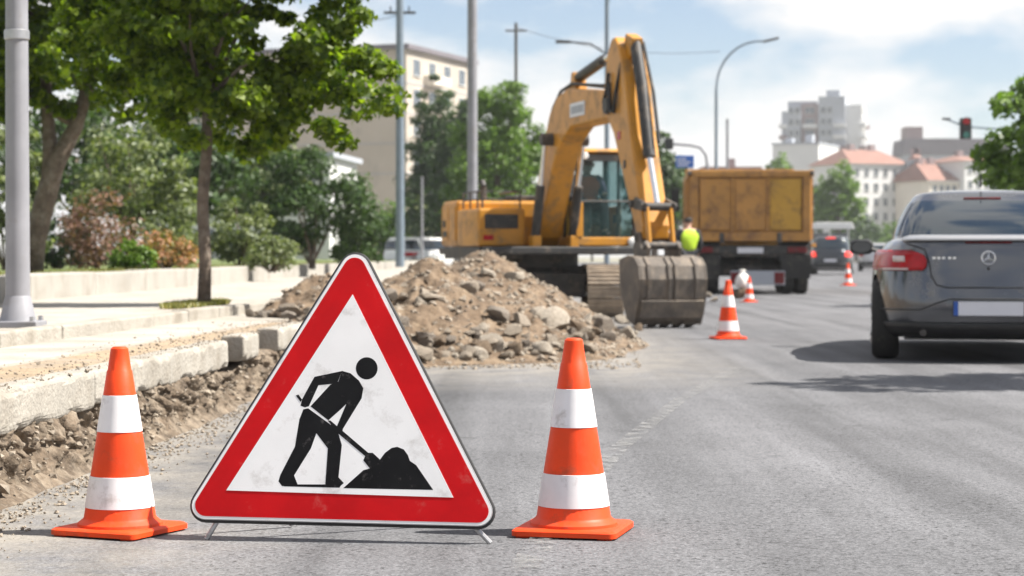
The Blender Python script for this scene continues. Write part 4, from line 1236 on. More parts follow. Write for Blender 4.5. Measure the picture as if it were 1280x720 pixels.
def person(name, label, loc, rotz, J, vest, trousers, sleeves=None, hairm='hair'):
    """J: joints in local metres (x right, y forward, z up)."""
    t = thing(name, label, 'person', loc, rotz)
    body = {'pelvis': (*J['pelvis'], .12), 'waist': (*J['waist'], .11), 'chest': (*J['chest'], .135), 'neckb': (*J['neckb'], .062), 'neck': (*J['neck'], .052), 'jaw': (*J['jaw'], .078), 'head': (*J['head'], .098), 'crown': (*J['crown'], .072)}
    E = chain('pelvis', 'waist', 'chest', 'neckb', 'neck', 'jaw', 'head', 'crown')
    for s in 'lr':
        for k, r in (('sh', .062), ('el', .045), ('wr', .030), ('palm', .034)): body[k + s] = (*J[k + s], r)
        for k, r in (('hip', .085), ('kn', .06), ('an', .042), ('toe', .04)): body[k + s] = (*J[k + s], r)
        E += chain('chest', 'sh' + s, 'el' + s, 'wr' + s, 'palm' + s) + chain('pelvis', 'hip' + s, 'kn' + s, 'an' + s, 'toe' + s)
        w, pm = Vector(J['wr' + s]), Vector(J['palm' + s])
        d = (pm - w).normalized(); sd = Vector((0, 1, 0)) if abs(d.y) < .7 else Vector((1, 0, 0))
        for q in range(4):
            a = pm + d * .025 + sd * (.03 - .02 * q); b_ = a + d * (.04 + .008 * (1 if q in (1, 2) else 0)); c_ = b_ + d * .02 + Vector((0.012, 0, 0))
            body['f%d%sa' % (q, s)] = (*b_, .009); body['f%d%sb' % (q, s)] = (*c_, .008)
            E += chain('palm' + s, 'f%d%sa' % (q, s), 'f%d%sb' % (q, s))
        body['th' + s] = (*(w + d * .05 + sd * .05), .010); E += [('palm' + s, 'th' + s)]
    skin('body', body, E, M['skin'], t)
    ves = {'hem': (*J['pelvis'], .150), 'waist': (*J['waist'], .150), 'chest': (*J['chest'], .172), 'neckb': ((J['neckb'][0]), J['neckb'][1], J['neckb'][2] + .02, .10)}
    E = chain('hem', 'waist', 'chest', 'neckb')
    for s in 'lr':
        ves['sh' + s] = (J['sh' + s][0] * 1.08, J['sh' + s][1], J['sh' + s][2] + .01, .115); E.append(('chest', 'sh' + s))
    skin('vest', ves, E, vest, t)
    if sleeves:
        for s in 'lr':
            e, w = Vector(J['el' + s]), Vector(J['wr' + s])
            skin('sleeve', {'o': (*(Vector(J['sh' + s]).lerp(Vector(J['neckb']), .45) - Vector((0, 0, .03))), .085), 'a': (*J['sh' + s], .098), 'b': (*e, .058), 'c': (*(e.lerp(w, .85)), .044)}, chain('o', 'a', 'b', 'c'), sleeves, t)
    tro = {'pelvis': (*J['pelvis'], .142)}
    E = []
    for s in 'lr':
        tro['hip' + s] = (*J['hip' + s], .105); tro['kn' + s] = (*J['kn' + s], .080); tro['an' + s] = (*J['an' + s], .066)
        E += chain('pelvis', 'hip' + s, 'kn' + s, 'an' + s)
    skin('trousers', tro, E, trousers, t)
    for s in 'lr':
        a, b_ = Vector(J['an' + s]), Vector(J['toe' + s])
        skin('shoe', {'a': (*(a - Vector((0, .03, .03))), .05), 'b': (*a.lerp(b_, .5), .048), 'c': (*b_, .045)}, chain('a', 'b', 'c'), M['cloth_dark'], t)
    hd, cr = Vector(J['head']), Vector(J['crown'])
    skin('hair', {'a': (hd.x, hd.y - .045, hd.z - .045, .092), 'b': (hd.x, hd.y - .02, hd.z + .05, .100), 'c': (cr.x, cr.y - .005, cr.z + .012, .075)}, chain('a', 'b', 'c'), M[hairm], t)
    mb = MB().tube([hd + Vector((0, .085, .01)), hd + Vector((0, .112, -.03)), hd + Vector((0, .09, -.04))], [.010, .016, .010], 8)
    for sx in (-1, 1):
        mb.lathe([(.001, 0), (.02, .004), (.03, .012), (.02, .02)], 10, hd + Vector((sx * .093 - .01, 0, -.01)), 'x')
    mb.tube([hd + Vector((-.025, .084, -.065)), hd + Vector((.025, .084, -.065))], .006, 6)
    mb.build('face', M['skin'], t, smooth=True)
    mb = MB()
    for sx in (-1, 1): mb.lathe([(.002, -.008), (.010, 0), (.002, .008)], 8, hd + Vector((sx * .034, .090, .008)), 'y')
    mb.build('eyes', M['hair'], t, smooth=True)
    return t
STAND = {'pelvis': (0, 0, .88), 'waist': (0, 0, 1.02), 'chest': (0, .0, 1.22), 'neckb': (0, .02, 1.36), 'neck': (0, .035, 1.40), 'jaw': (0, .07, 1.445), 'head': (0, .075, 1.51), 'crown': (0, .07, 1.575),
         'shl': (-.18, 0, 1.30), 'ell': (-.25, -.02, 1.04), 'wrl': (-.23, .10, .82), 'palml': (-.225, .13, .75), 'shr': (.18, 0, 1.30), 'elr': (.25, -.02, 1.04), 'wrr': (.22, .12, .84), 'palmr': (.21, .15, .77),
         'hipl': (-.09, 0, .84), 'knl': (-.10, .03, .45), 'anl': (-.11, -.02, .09), 'toel': (-.125, .13, .045), 'hipr': (.09, 0, .84), 'knr': (.11, .06, .46), 'anr': (.12, .04, .09), 'toer': (.14, .19, .045)}
wp = at(861, 300, 41.6); person('person', 'worker in a yellow safety vest standing between digger and truck, back turned', (wp.x, 41.6, 0), R(12), STAND, M['vest'], M['cloth_dark'], M['cloth_dark'])
SIT = {'pelvis': (0, 0, .14), 'waist': (0, .0, .27), 'chest': (0, .02, .46), 'neckb': (0, .04, .59), 'neck': (0, .05, .63), 'jaw': (0, .075, .675), 'head': (0, .08, .74), 'crown': (0, .075, .80),
       'shl': (-.18, .02, .53), 'ell': (-.22, .12, .30), 'wrl': (-.16, .34, .30), 'palml': (-.15, .40, .31), 'shr': (.18, .02, .53), 'elr': (.23, .12, .30), 'wrr': (.2, .34, .30), 'palmr': (.2, .40, .31),
       'hipl': (-.09, .05, .12), 'knl': (-.12, .44, .14), 'anl': (-.12, .50, -.20), 'toel': (-.13, .62, -.235), 'hipr': (.09, .05, .12), 'knr': (.13, .44, .14), 'anr': (.13, .50, -.20), 'toer': (.14, .62, -.235)}
exm = Matrix.Translation(EXC.location) @ Matrix.Rotation(R(-75), 4, 'Z')
dpos = exm @ Vector((.20, .62, 1.34))
person('person', 'machine operator in an orange vest seated in the digger cab', dpos, R(-75 - 90), SIT, M['vest_o'], M['cloth_dark'], M['cloth_violet'])

# ------------------------------------------------------------------ tipper truck
tp = at(938, 320, 43)
TRK = thing('tipper_truck', 'weathered orange tipper truck parked with its tailgate towards the cones', 'truck', (tp.x, 43, 0), R(90 - 3.8))
def tpart(mb, name, m, par=None, **k): return mb.build(name, M[m], par or TRK, **k)
TW, TZ0, TZ1, TLN = 1.275, 1.14, 2.60, 5.2
box_ = tpart(MB().box(.0, TLN, -TW, TW, TZ0 - .02, TZ0 + .08), 'tipper_body', 'truck_body', bevel=.01)
for s in (-1, 1):
    sw = tpart(MB().box(.08, TLN, s * TW - .06 * (s > 0), s * TW + .06 * (s < 0), TZ0 + .08, TZ1 - .06), 'side_wall', 'truck_body', box_, bevel=.01)
for s in (-1, 1):
    MB().box(-.0, TLN, s * TW - .05, s * TW + .05, TZ1 - .12, TZ1 + .02).build('top_rail', M['truck_body'], box_, bevel=.015)
    for k in range(6):
        x = .35 + k * .9
        MB().box(x, x + .12, s * (TW + .002) + (0 if s > 0 else -.05), s * (TW + .002) + (.05 if s > 0 else 0), TZ0 + .02, TZ1 - .12).build('side_rib', M['truck_body'], box_, bevel=.01)
tpart(MB().box(TLN - .06, TLN, -TW, TW, TZ0 + .08, TZ1 + .25), 'front_wall', 'truck_body', box_, bevel=.01)
gate = tpart(MB().box(.03, .08, -TW + .02, TW - .02, TZ0 + .02, TZ1 - .03), 'tailgate', 'truck_body', bevel=.006)
GW = TW - .02
for y0, y1, z0, z1 in ((-GW, GW, TZ1 - .13, TZ1), (-GW, GW, TZ0 - .02, TZ0 + .17), (-GW, -GW + .16, TZ0 + .17, TZ1 - .13), (GW - .16, GW, TZ0 + .17, TZ1 - .13)):
    MB().box(-.06, .028, y0, y1, z0, z1).build('gate_frame', M['truck_body'], gate, bevel=.015)
pw = (2 * GW - .32) / 3
for k in range(3):
    y0 = -GW + .16 + k * pw
    MB().box(-.012, .026, y0 + .035, y0 + pw - .035, TZ0 + .21, TZ1 - .17).build('gate_panel', M['truck_body2'] if k == 0 else M['truck_body'], gate, bevel=.012)
    if k: MB().box(-.045, .026, y0 - .03, y0 + .03, TZ0 + .17, TZ1 - .13).build('gate_stile', M['truck_body'], gate, bevel=.01)
for s in (-1, 1):
    MB().tube([(-.05, s * (GW - .02), TZ1 - .05), (-.05, s * (GW + .06), TZ1 - .05)], .05, 10).build('hinge', M['dark'], gate, smooth=True)
for s_ in (-.6, .6):
    MB().box(-.085, -.055, s_ - .05, s_ + .05, TZ0 - .06, TZ0 + .16).build('latch', M['dark'], gate, bevel=.01)
# load just showing over the tailgate
mb = MB(); rows = []
for i in range(24):
    rows.append([(.12 + i * .21, -1.2 + j * .1, 2.42 + .20 * math.sin(math.pi * i / 23) * math.sin(math.pi * j / 24) + .05 * fbm(i * .4, j * .3, 2)) for j in range(25)])
o = mb.grid(rows).build('soil_load', M['soil'], None, smooth='all', recalc=False)
o.location = TRK.location; o.rotation_euler = TRK.rotation_euler
tag(o, 'load of brown soil filling the tipper truck body', 'soil')
tpart(MB().box(.1, 7.6, -.55, -.42, .78, 1.02).box(.1, 7.6, .42, .55, .78, 1.02).box(.1, .25, -.95, .95, .80, .98), 'chassis', 'dark', bevel=.01)
tpart(MB().box(.05, .12, -1.15, 1.15, .86, 1.04), 'rear_beam', 'blackpaint', bevel=.01)
for s in (-1, 1):
    tl = tpart(MB().box(.0, .06, s * .98 - .2, s * .98 + .2, .88, 1.0), 'tail_light', 'darkred', bevel=.01)
tpart(MB().box(.02, .045, -.27, .27, .87, .99), 'number_plate', 'plate')
tpart(MB().box(.55, .70, -1.0, 1.0, .42, .6).lathe([(.24, -.25), (.24, .25)], 16, (.62, 0, .5), 'y'), 'axle', 'dark')
tpart(MB().box(2.7, 4.6, -1.15, 1.15, .36, 1.0), 'underside_blocker', 'blackpaint', bevel=.05)  # added dark box, hides the bright road so the underside stays dark
tpart(MB().box(1.7, 1.9, -1.0, 1.0, .42, .6), 'axle', 'dark')
un = tpart(MB().box(-.02, .04, -.72, .42, .20, .50), 'underrun_board', 'b_grey', bevel=.01)
for y0, y1 in ((-.71, -.50), (.20, .41)):
    MB().box(-.032, -.022, y0, y1, .23, .47).build('red_reflector', M['darkred'], un)
def truck_wheel(x, y, s):
    w = thing_part = bpy.data.objects.new('wheel', MB().lathe([(.26, -.13), (.44, -.13), (.485, -.10), (.50, -.05), (.50, .05), (.485, .10), (.44, .13), (.26, .13)], 32, (0, 0, 0), 'y').mesh('wheel', M['rubber'], True))
    COL.objects.link(w); w.parent = TRK; w.location = (x, y, .5)
    MB().lathe([(.05, -.02), (.26, .05 * s), (.27, .11 * s)], 20, (0, 0, 0), 'y').build('rim', M['dark'], w, smooth=True)
for x in (.62, 1.98):
    for s in (-1, 1):
        truck_wheel(x, s * 1.10, s); truck_wheel(x, s * .78, s)
for s in (-1, 1):
    truck_wheel(6.2, s * 1.02, s)
    tpart(MB().box(.02, .035, s * .95 - .30, s * .95 + .30, .34, .84), 'mudflap', 'rubber')
    mg = [(1.0 + .0 + .62 * math.cos(a), .5 + .62 * math.sin(a)) for a in [R(20) + R(140) * k / 10 for k in range(11)]]
    tpart(MB().prism([(x - .38, z) for x, z in mg] + [(x * .97 - .345, z * .97) for x, z in mg[::-1]], s * .95 - .33, s * .95 + .33), 'mudguard', 'blackplastic')
tpart(MB().box(5.5, 7.4, -1.2, 1.2, .75, 1.2).prism([(5.5, 1.2), (7.4, 1.2), (7.38, 1.9), (7.15, 2.75), (5.5, 2.8)], -1.2, 1.2), 'cab', 'truck_body2', bevel=.06)
tpart(MB().prism([(7.41, 1.75), (7.20, 2.6), (7.215, 2.6), (7.42, 1.76)], -1.08, 1.08), 'windscreen', 'carglass')
for s in (-1, 1):
    tpart(MB().prism([(6.3, 1.75), (7.2, 1.75), (7.05, 2.55), (6.3, 2.55)], s * 1.203 - .004, s * 1.203 + .004), 'side_window', 'carglass')
    tpart(MB().tube([(7.2, s * 1.2, 2.5), (7.35, s * 1.45, 2.45)], .02, 6).box(7.3, 7.4, s * 1.48 - .1, s * 1.48 + .1, 1.9, 2.45), 'mirror', 'blackplastic')
tpart(MB().box(.2, .3, -TW - .11, -TW - .01, 1.0, 1.07), 'marker_lamp', 'amber', bevel=.01)

# ------------------------------------------------------------------ cars
def sgnpow(v, e): return math.copysign(abs(v) ** e, v)

class Car:
    """Body as rings of plan outlines stacked in z; x forward from the rear bumper, y to the left."""
    def __init__(s, name, label, loc, rotz, L=4.45, W=1.76, lv=None, gh=None, paint='carpaint', group=None, n=4.6):
        s.L, s.W, s.n = L, W, n
        s.t = thing(name, label, 'car', loc, rotz, group)
        # level: z at rear, z at front, side inset, rear inset, front inset
        s.lv = lv
        s.gh = gh
        s.paint = paint
    def abc(s, i_s, i_r, i_f): return (s.L - i_r - i_f) / 2, s.W / 2 - i_s, i_r + (s.L - i_r - i_f) / 2
    def ring(s, lev, N=88):
        zr, zf, i_s, i_r, i_f = lev
        a, b, cx = s.abc(i_s, i_r, i_f)
        out = []
        for k in range(N):
            th = 2 * math.pi * k / N
            x = cx - a * sgnpow(math.cos(th), 2 / s.n); y = b * sgnpow(math.sin(th), 2 / s.n)
            f = min(1, max(0, (x / s.L - .45) / .55)); f = f * f * (3 - 2 * f)
            out.append((x, y, zr + (zf - zr) * f))
        return out
    def lev_at(s, z):
        for a, b in zip(s.lv[:-1], s.lv[1:]):
            if a[0] <= z <= b[0]:
                k = (z - a[0]) / (b[0] - a[0]); return [p + (q - p) * k for p, q in zip(a, b)]
        return list(s.lv[-1])
    def rear(s, y, z, off=0.0):
        """Point on the rear face at sideways y and height z."""
        _, _, i_s, i_r, i_f = s.lev_at(z)
        a, b, cx = s.abc(i_s, i_r, i_f)
        u = min(1.0, abs(y) / b)
        th = math.asin(min(1, u ** (s.n / 2)))
        x = cx - a * math.cos(th) ** (2 / s.n)
        nx, ny = -(max(1e-6, math.cos(th)) ** (2 - 2 / s.n)) / a, (math.sin(th) ** (2 - 2 / s.n)) / b * (1 if y >= 0 else -1)
        l = math.hypot(nx, ny)
        return Vector((x + nx / l * off, y + ny / l * off, z))
    def rear_patch(s, name, m, rows, off=.006, par=None, nn=14, solid=.01):
        """rows: list of (z, y0, y1)"""
        g_ = [[s.rear(y0 + (y1 - y0) * k / (nn - 1), z, off) for k in range(nn)] for z, y0, y1 in rows]
        return MB().grid(g_).build(name, M[m], par or s.t, smooth='all', recalc=False, solid=solid)
    def rear_line(s, name, pts, r=.004, m='blackplastic', off=.001):
        P = []
        for (a, b), (c, d) in zip(pts[:-1], pts[1:]):
            for k in range(8): P.append(s.rear(a + (c - a) * k / 8, b + (d - b) * k / 8, off))
        P.append(s.rear(*pts[-1], off))
        return MB().tube(P, r, 6).build(name, M[m], s.t, smooth=True)
    def gh_ring(s, k, off=0.0, N=88):
        xb0, xb1, wb, zb, xr0, xr1, wr, zr = s.gh
        bul = .035 * math.sin(math.pi * k)
        x0 = xb0 + (xr0 - xb0) * k - bul * 1.2; x1 = xb1 + (xr1 - xb1) * k + bul * 1.2
        w = wb + (wr - wb) * k + bul * .6; z = zb + (zr - zb) * k
        a, b, cx = (x1 - x0) / 2 + off, w + off, (x0 + x1) / 2
        return [(cx - a * sgnpow(math.cos(2 * math.pi * q / N), 2 / 5.0), b * sgnpow(math.sin(2 * math.pi * q / N), 2 / 5.0), z) for q in range(N)]
    def gh_pt(s, th, k, off):
        xb0, xb1, wb, zb, xr0, xr1, wr, zr = s.gh
        bul = .035 * math.sin(math.pi * k)
        x0 = xb0 + (xr0 - xb0) * k - bul * 1.2; x1 = xb1 + (xr1 - xb1) * k + bul * 1.2
        w = wb + (wr - wb) * k + bul * .6
        a, b, cx = (x1 - x0) / 2 + off, w + off, (x0 + x1) / 2
        return (cx - a * sgnpow(math.cos(th), .4), b * sgnpow(math.sin(th), .4), zb + (zr - zb) * k)
    def gh_patch(s, name, m, th0, th1, k0, k1, off=.006, nth=18, nk=9):
        g_ = [[s.gh_pt(th0 + (th1 - th0) * i / (nth - 1), k0 + (k1 - k0) * j / (nk - 1), off) for i in range(nth)] for j in range(nk)]
        return MB().grid(g_).build(name, M[m], s.t, smooth='all', recalc=False)
    def build(s, wheels=(.78, 3.38), wr=.315, ww=.20, crown=.05, deck=.02):
        rings = [s.ring(l) for l in s.lv]
        zr, zf, i_s, i_r, i_f = s.lv[-1]
        for q, up in ((.35, .6), (.75, .95)):
            w = [(Vector((s.L * .5, 0, 0)).lerp(Vector((x, y, 0)), 1 - q)) for x, y, z in rings[len(s.lv) - 1]]
            rings.append([(p.x, p.y, z + deck * up) for p, (x, y, z) in zip(w, rings[len(s.lv) - 1])])
        body = MB().loft(rings).build('body', M[s.paint], None, smooth=True)
        # wheel arches are cut out of the body
        cuts = []
        for x in wheels:
            c = MB().lathe([(wr * 1.13, -s.W), (wr * 1.13, -s.W / 2 + .24)], 36, (x, 0, wr), 'y').lathe([(wr * 1.13, s.W / 2 - .24), (wr * 1.13, s.W)], 36, (x, 0, wr), 'y').build('cut', M['blackplastic'])
            md = body.modifiers.new('arch', 'BOOLEAN'); md.operation = 'DIFFERENCE'; md.object = c; md.solver = 'EXACT'
            cuts.append(c)
        bpy.context.view_layer.update()
        ev = body.evaluated_get(bpy.context.evaluated_depsgraph_get())
        me = bpy.data.meshes.new_from_object(ev)
        body.modifiers.clear(); body.data = me
        for c in cuts: bpy.data.objects.remove(c)
        body.parent = s.t
        s.body = body
        rr = [s.gh_ring(k / 8) for k in range(9)]
        last = rr[-1]
        cxm = (s.gh[4] + s.gh[5]) / 2
        for q, up in ((.06, .35), (.25, .65), (.55, .9), (.85, 1.0)):
            rr.append([(cxm + (x - cxm) * (1 - q), y * (1 - q), z + crown * up) for x, y, z in last])
        s.cabin = MB().loft(rr, cap0=False).build('cabin', M[s.paint], s.t, smooth=True)
        for x in wheels:
            for sd in (-1, 1):
                w = MB().lathe([(wr * .64, -ww / 2), (wr * .9, -ww / 2), (wr * .98, -ww * .36), (wr, -ww * .2), (wr, ww * .2), (wr * .98, ww * .36), (wr * .9, ww / 2), (wr * .64, ww / 2)], 36, (0, 0, 0), 'y').build('wheel', M['rubber'], s.t, smooth=True)
                w.location = (x, sd * (s.W / 2 - ww / 2 - .012), wr)
                mb = MB().lathe([(.03, sd * ww * .32), (wr * .2, sd * ww * .34), (wr * .63, sd * ww * .40), (wr * .66, sd * ww * .5)], 24, (0, 0, 0), 'y', capends=False)
                for k in range(5):
                    a = 2 * math.pi * k / 5
                    mb.tube([(0, sd * ww * .40, 0), (wr * .64 * math.cos(a), sd * ww * .47, wr * .64 * math.sin(a))], wr * .07, 6)
                mb.build('rim', M['steel'], w, smooth=True)
        MB().box(.25, s.L - .3, -s.W / 2 + .26, s.W / 2 - .26, .17, .26).build('underbody', M['blackplastic'], s.t)
        return s

def mirrors(c, x, z, w=.10, m='blackplastic'):
    for sd in (-1, 1):
        y = sd * (c.W / 2 + .02)
        mb = MB().tube([(x + .03, sd * (c.W / 2 - .10), z - .03), (x, y, z)], .022, 6)
        rings = []
        for q, sx in ((0, .85), (.03, 1.0), (.07, .9), (.11, .45)):
            rings.append([(x - .02 + q, y + sd * .085 + .105 * sx * sgnpow(math.cos(a), .6), z + .02 + .068 * sx * sgnpow(math.sin(a), .6)) for a in [2 * math.pi * k / 18 for k in range(18)]])
        mb.loft(rings)
        mr_ = mb.build('mirror', M[m], c.t, smooth=True)
        MB().prism([(y + sd * .085 + .085 * math.cos(a), z + .02 + .052 * math.sin(a)) for a in [2 * math.pi * k / 18 for k in range(18)]], x - .024, x - .021, 'x').build('mirror_glass', M['carglass'], mr_)

SEDAN_LV = [(.19, .20, .10, .16, .18), (.235, .24, .05, .07, .10), (.31, .31, .020, .02, .05), (.40, .40, .006, .0, .0), (.50, .48, .0, .005, .0), (.62, .56, .0, .03, .03), (.72, .62, .012, .045, .08), (.80, .67, .04, .05, .16), (.865, .71, .075, .058, .26), (.915, .745, .115, .07, .36), (.945, .77, .165, .09, .44), (.957, .79, .22, .13, .52)]
hx = R(90 - 10.6)
cp = gp(1236, 448); cp = Vector((at(1236, 300, 15.35).x, 15.35, 0))
car = Car('parked_car', 'dark grey sedan with dented chrome star badge stopped on the asphalt', cp, hx, 4.45, 1.76, SEDAN_LV, (.58, 3.30, .715, .945, 1.32, 2.55, .545, 1.302))
car.t['label'] = 'dark silver grey sedan seen from behind with star badge'
car.t.name = 'car'
car.build(wheels=(.74, 3.36), wr=.315, ww=.21, crown=.062)
ty = lambda y, b: math.asin(min(1, (abs(y) / b) ** 2.5)) * (1 if y >= 0 else -1)
car.gh_patch('rear_window', 'carglass', -ty(.585, .645), ty(.585, .645), .06, .88)
car.gh_patch('windscreen', 'carglass', math.pi - ty(.60, .70), math.pi + ty(.60, .70), .06, .90)
for sd in (-1, 1):
    car.gh_patch('side_window', 'carglass', sd * R(58), sd * R(87), .10, .86)
    car.gh_patch('side_window', 'carglass', sd * R(90), sd * R(124), .10, .86)
# boot lid lip, lamps, bumper, plate, badge
lip = car.rear_patch('boot_lip', 'silver', [(.925, -.62, .62), (.938, -.62, .62), (.950, -.60, .60), (.962, -.56, .56)], .018, nn=30)
for sd in (-1, 1):
    tl = car.rear_patch('tail_light', 'redlens', [(.700, sd * .48, sd * .845), (.73, sd * .455, sd * .85), (.78, sd * .45, sd * .852), (.82, sd * .475, sd * .845), (.853, sd * .56, sd * .83)], .010, nn=22)
    car.rear_patch('reversing_lens', 'palelens', [(.765, sd * .60, sd * .685), (.81, sd * .605, sd * .685)], .018, par=tl, nn=5)
    car.rear_patch('lamp_strip', 'palelens', [(.703, sd * .58, sd * .79), (.717, sd * .58, sd * .80)], .016, par=tl, nn=6)
car.rear_line('boot_seam', [(.60, .905), (.47, .86), (.435, .76), (.42, .66), (.38, .59), (.30, .572), (-.30, .572), (-.38, .59), (-.42, .66), (-.435, .76), (-.47, .86), (-.60, .905)], .006)
car.rear_line('bumper_crease', [(.84, .40), (.50, .405), (.38, .455), (.28, .485), (-.28, .485), (-.38, .455), (-.50, .405), (-.84, .40)], .007)
car.rear_patch('lower_bumper', 'blackplastic', [(.195, -.74, .74), (.235, -.80, .80), (.27, -.80, .80), (.305, -.78, .78)], .006, nn=40)
pl = MB().box(-.012, .0, -.262, .262, -.057, .057).build('number_plate', M['blackplastic'], car.t, bevel=.003)
pl.location = car.rear(0, .415, .012)
MB().box(-.016, -.011, -.255, .222, -.052, .052).build('plate_face', M['plate'], pl)
MB().box(-.016, -.011, .223, .256, -.052, .052).build('plate_strip', M['plateblue'], pl)
bd = MB()
bc_ = car.rear(0, .795, .012)
ringp = [(bc_.x, bc_.y + .050 * math.cos(a), bc_.z + .050 * math.sin(a)) for a in [2 * math.pi * k / 26 for k in range(27)]]
bd.tube(ringp, .006, 7)
for k in range(3):
    a = R(90 + 120 * k)
    bd.tube([(bc_.x, bc_.y, bc_.z), (bc_.x, bc_.y + .048 * math.cos(a), bc_.z + .048 * math.sin(a))], [.009, .002], 6)
bd.build('badge', M['chrome'], car.t, smooth=True)
for k, (y, w) in enumerate(((.40, .022), (.365, .022), (.33, .022), (.285, .022), (.25, .02))):
    q = car.rear(y, .795, .004); MB().box(q.x - .003, q.x + .003, q.y - w / 2, q.y + w / 2, q.z - .008, q.z + .008).build('chrome_letter', M['chrome'], car.t)
q = car.rear(0, .715, .004); MB().lathe([(.012, -.004), (.012, .003)], 14, q, 'x').build('lock', M['blackplastic'], car.t)
car.rear_line('boot_handle_strip', [(.17, .912), (-.17, .912)], .007, 'darkred', .004)
hb = [car.gh_pt(th, .93, .010) for th in [ty(.17, .66) * (k / 5) for k in range(-5, 6)]]
MB().tube(hb, .009, 6).build('high_brake_light', M['darkred'], car.t, smooth=True)
MB().tube([(1.55, 0, 1.385), (1.40, 0, 1.48)], [.010, .004], 6).build('aerial', M['blackplastic'], car.t, smooth=True)
MB().tube([(-.0, .48, .23), (.3, .48, .24)], .026, 12).build('exhaust', M['dark'], car.t, smooth=True)
mirrors(car, 2.78, .87)
car.t.rotation_euler = (0, 0, hx)

SUV_LV = [(.30, .30, .10, .14, .18), (.36, .36, .03, .04, .06), (.50, .50, .0, .0, .0), (.75, .70, .0, .01, .0), (.92, .85, .02, .03, .06), (1.02, .93, .06, .05, .20), (1.06, .98, .10, .08, .34)]
def suv(name, label, px, Y, heading, paint, H=1.68, W=1.82, lit=False, lv=SUV_LV, gh=None, L=4.5):
    x = at(px, 320, Y).x
    c = Car(name, label, (x, Y, 0), R(90 - heading), L, W, lv, gh or (.14, 3.35, .82, 1.05, .50, 2.75, .66, H - .05), paint, 'cars further along the road')
    c.build(wheels=(.82, 3.55), wr=.345, ww=.22, crown=.05)
    c.gh_patch('rear_window', 'carglass', -ty(.66, .76), ty(.66, .76), .10, .82)
    c.gh_patch('windscreen', 'carglass', math.pi - ty(.66, .76), math.pi + ty(.66, .76), .06, .88)
    for sd in (-1, 1):
        c.gh_patch('side_window', 'carglass', sd * R(50), sd * R(86), .10, .84)
        c.gh_patch('side_window', 'carglass', sd * R(89), sd * R(126), .10, .84)
        c.rear_patch('tail_light', 'brakelit' if lit else 'redlens', [(.78, sd * .60, sd * .88), (.90, sd * .62, sd * .88), (1.0, sd * .66, sd * .85)], .012)
    pl_ = MB().box(-.012, 0, -.27, .27, -.06, .06).build('number_plate', M['plate'], c.t); pl_.location = c.rear(0, .62, .012)
    if lit:
        hb_ = [c.gh_pt(th, .93, .012) for th in [ty(.2, .7) * (k / 5) for k in range(-5, 6)]]
        MB().tube(hb_, .03, 6).build('high_brake_light', M['brakelit'], c.t, smooth=True)
    c.rear_patch('lower_bumper', 'blackplastic', [(.31, -.8, .8), (.40, -.84, .84), (.5, -.84, .84)], .006, nn=20)
    mirrors(c, 3.0, 1.08)
    return c
suv('car', 'dark hatchback with glowing brake lights beyond the truck', 1038, 88, 10.6, 'suvpaint', lit=True)
suv('car', 'silver car beyond the grey sedan wing mirror', 1094, 108, 10.6, 'silver', H=1.5)
VAN_LV = [(a, b, c, d, e * .6) for a, b, c, d, e in SUV_LV]
suv('minivan', 'white minivan parked behind the garden wall', 487, 99, 48, 'whitepaint', H=1.75, gh=(.10, 3.7, .82, 1.05, .25, 2.95, .70, 1.68), L=4.6)
suv('car', 'pale silver car parked next to the white minivan', 537, 104, 35, 'silver', H=1.5)
for nm in ('minivan',):
    bpy.data.objects[nm].location.z = 0.0

# ------------------------------------------------------------------ poles, lamps, signals
def pole(name, label, cat, px, Y, z0, ztop, r0, r1, m, group=None):
    x = at(px, 300, Y).x
    t = thing(name, label, cat, (x, Y, z0), 0, group)
    MB().tube([(0, 0, 0), (0, 0, ztop * .5), (0, 0, ztop)], [r0, (r0 + r1) / 2, r1], 14).build('shaft', M[m], t, smooth=True)
    return t
t = pole('lamp_post', 'tall grey lamp post with a bolted foot on the pavement', 'lamp post', 22, gp(22, 409, ZP2).y, ZP2, 6.5, .066, .042, 'pole')
MB().lathe([(.105, .03), (.095, .06), (.072, .16), (.067, .17)], 12).build('foot', M['pole'], t, smooth=True)
MB().box(-.13, .13, -.13, .13, 0, .035).build('base_plate', M['pole'], t, bevel=.006)
for sx in (-1, 1):
    for s2 in (-1, 1): MB().lathe([(.014, .035), (.014, .06)], 6, (sx * .1, s2 * .1, 0)).build('bolt', M['steel'], t)
MB().lathe([(.062, 1.55), (.069, 1.555), (.069, 1.60), (.062, 1.605)], 14, capends=False).build('collar', M['steel'], t, smooth=True)
MB().tube([(0, 0, 6.5), (.3, 0, 6.9), (1.3, 0, 7.1)], .03, 8).box(1.2, 1.8, -.12, .12, 7.05, 7.15).build('lamp_head', M['pole'], t)
t = pole('utility_pole', 'steel pole rising beside the parked white minivan', 'pole', 500, 58, .5, 9.5, .13, .10, 'pole_blue')
MB().box(-.45, .45, -.03, .03, 7.15, 7.22).box(-.28, -.24, -.04, .04, 7.2, 7.36).box(.24, .28, -.04, .04, 7.2, 7.36).build('crossarm', M['pole_dark'], t)
t = pole('utility_pole', 'thick pale grey pole behind the digger engine house', 'pole', 590.5, 46, 0, 9, .125, .105, 'pole')
t = pole('utility_pole', 'dark wooden pole with wires above the green tree', 'pole', 645, 95, 0, 11.6, .09, .075, 'pole_dark')
MB().box(-.5, .5, -.04, .04, 11.2, 11.28).build('crossarm', M['pole_dark'], t)
t = pole('lamp_post', 'slim lamp post rising behind the digger arm', 'lamp post', 758.5, 62, 0, 10.5, .085, .06, 'pole_blue')
MB().tube([(0, 0, 6.9), (-.5, 0, 7.22), (-1.15, 0, 7.28)], .028, 7).box(-1.55, -1.1, -.1, .1, 7.24, 7.32).build('lamp_arm', M['pole_dark'], t)
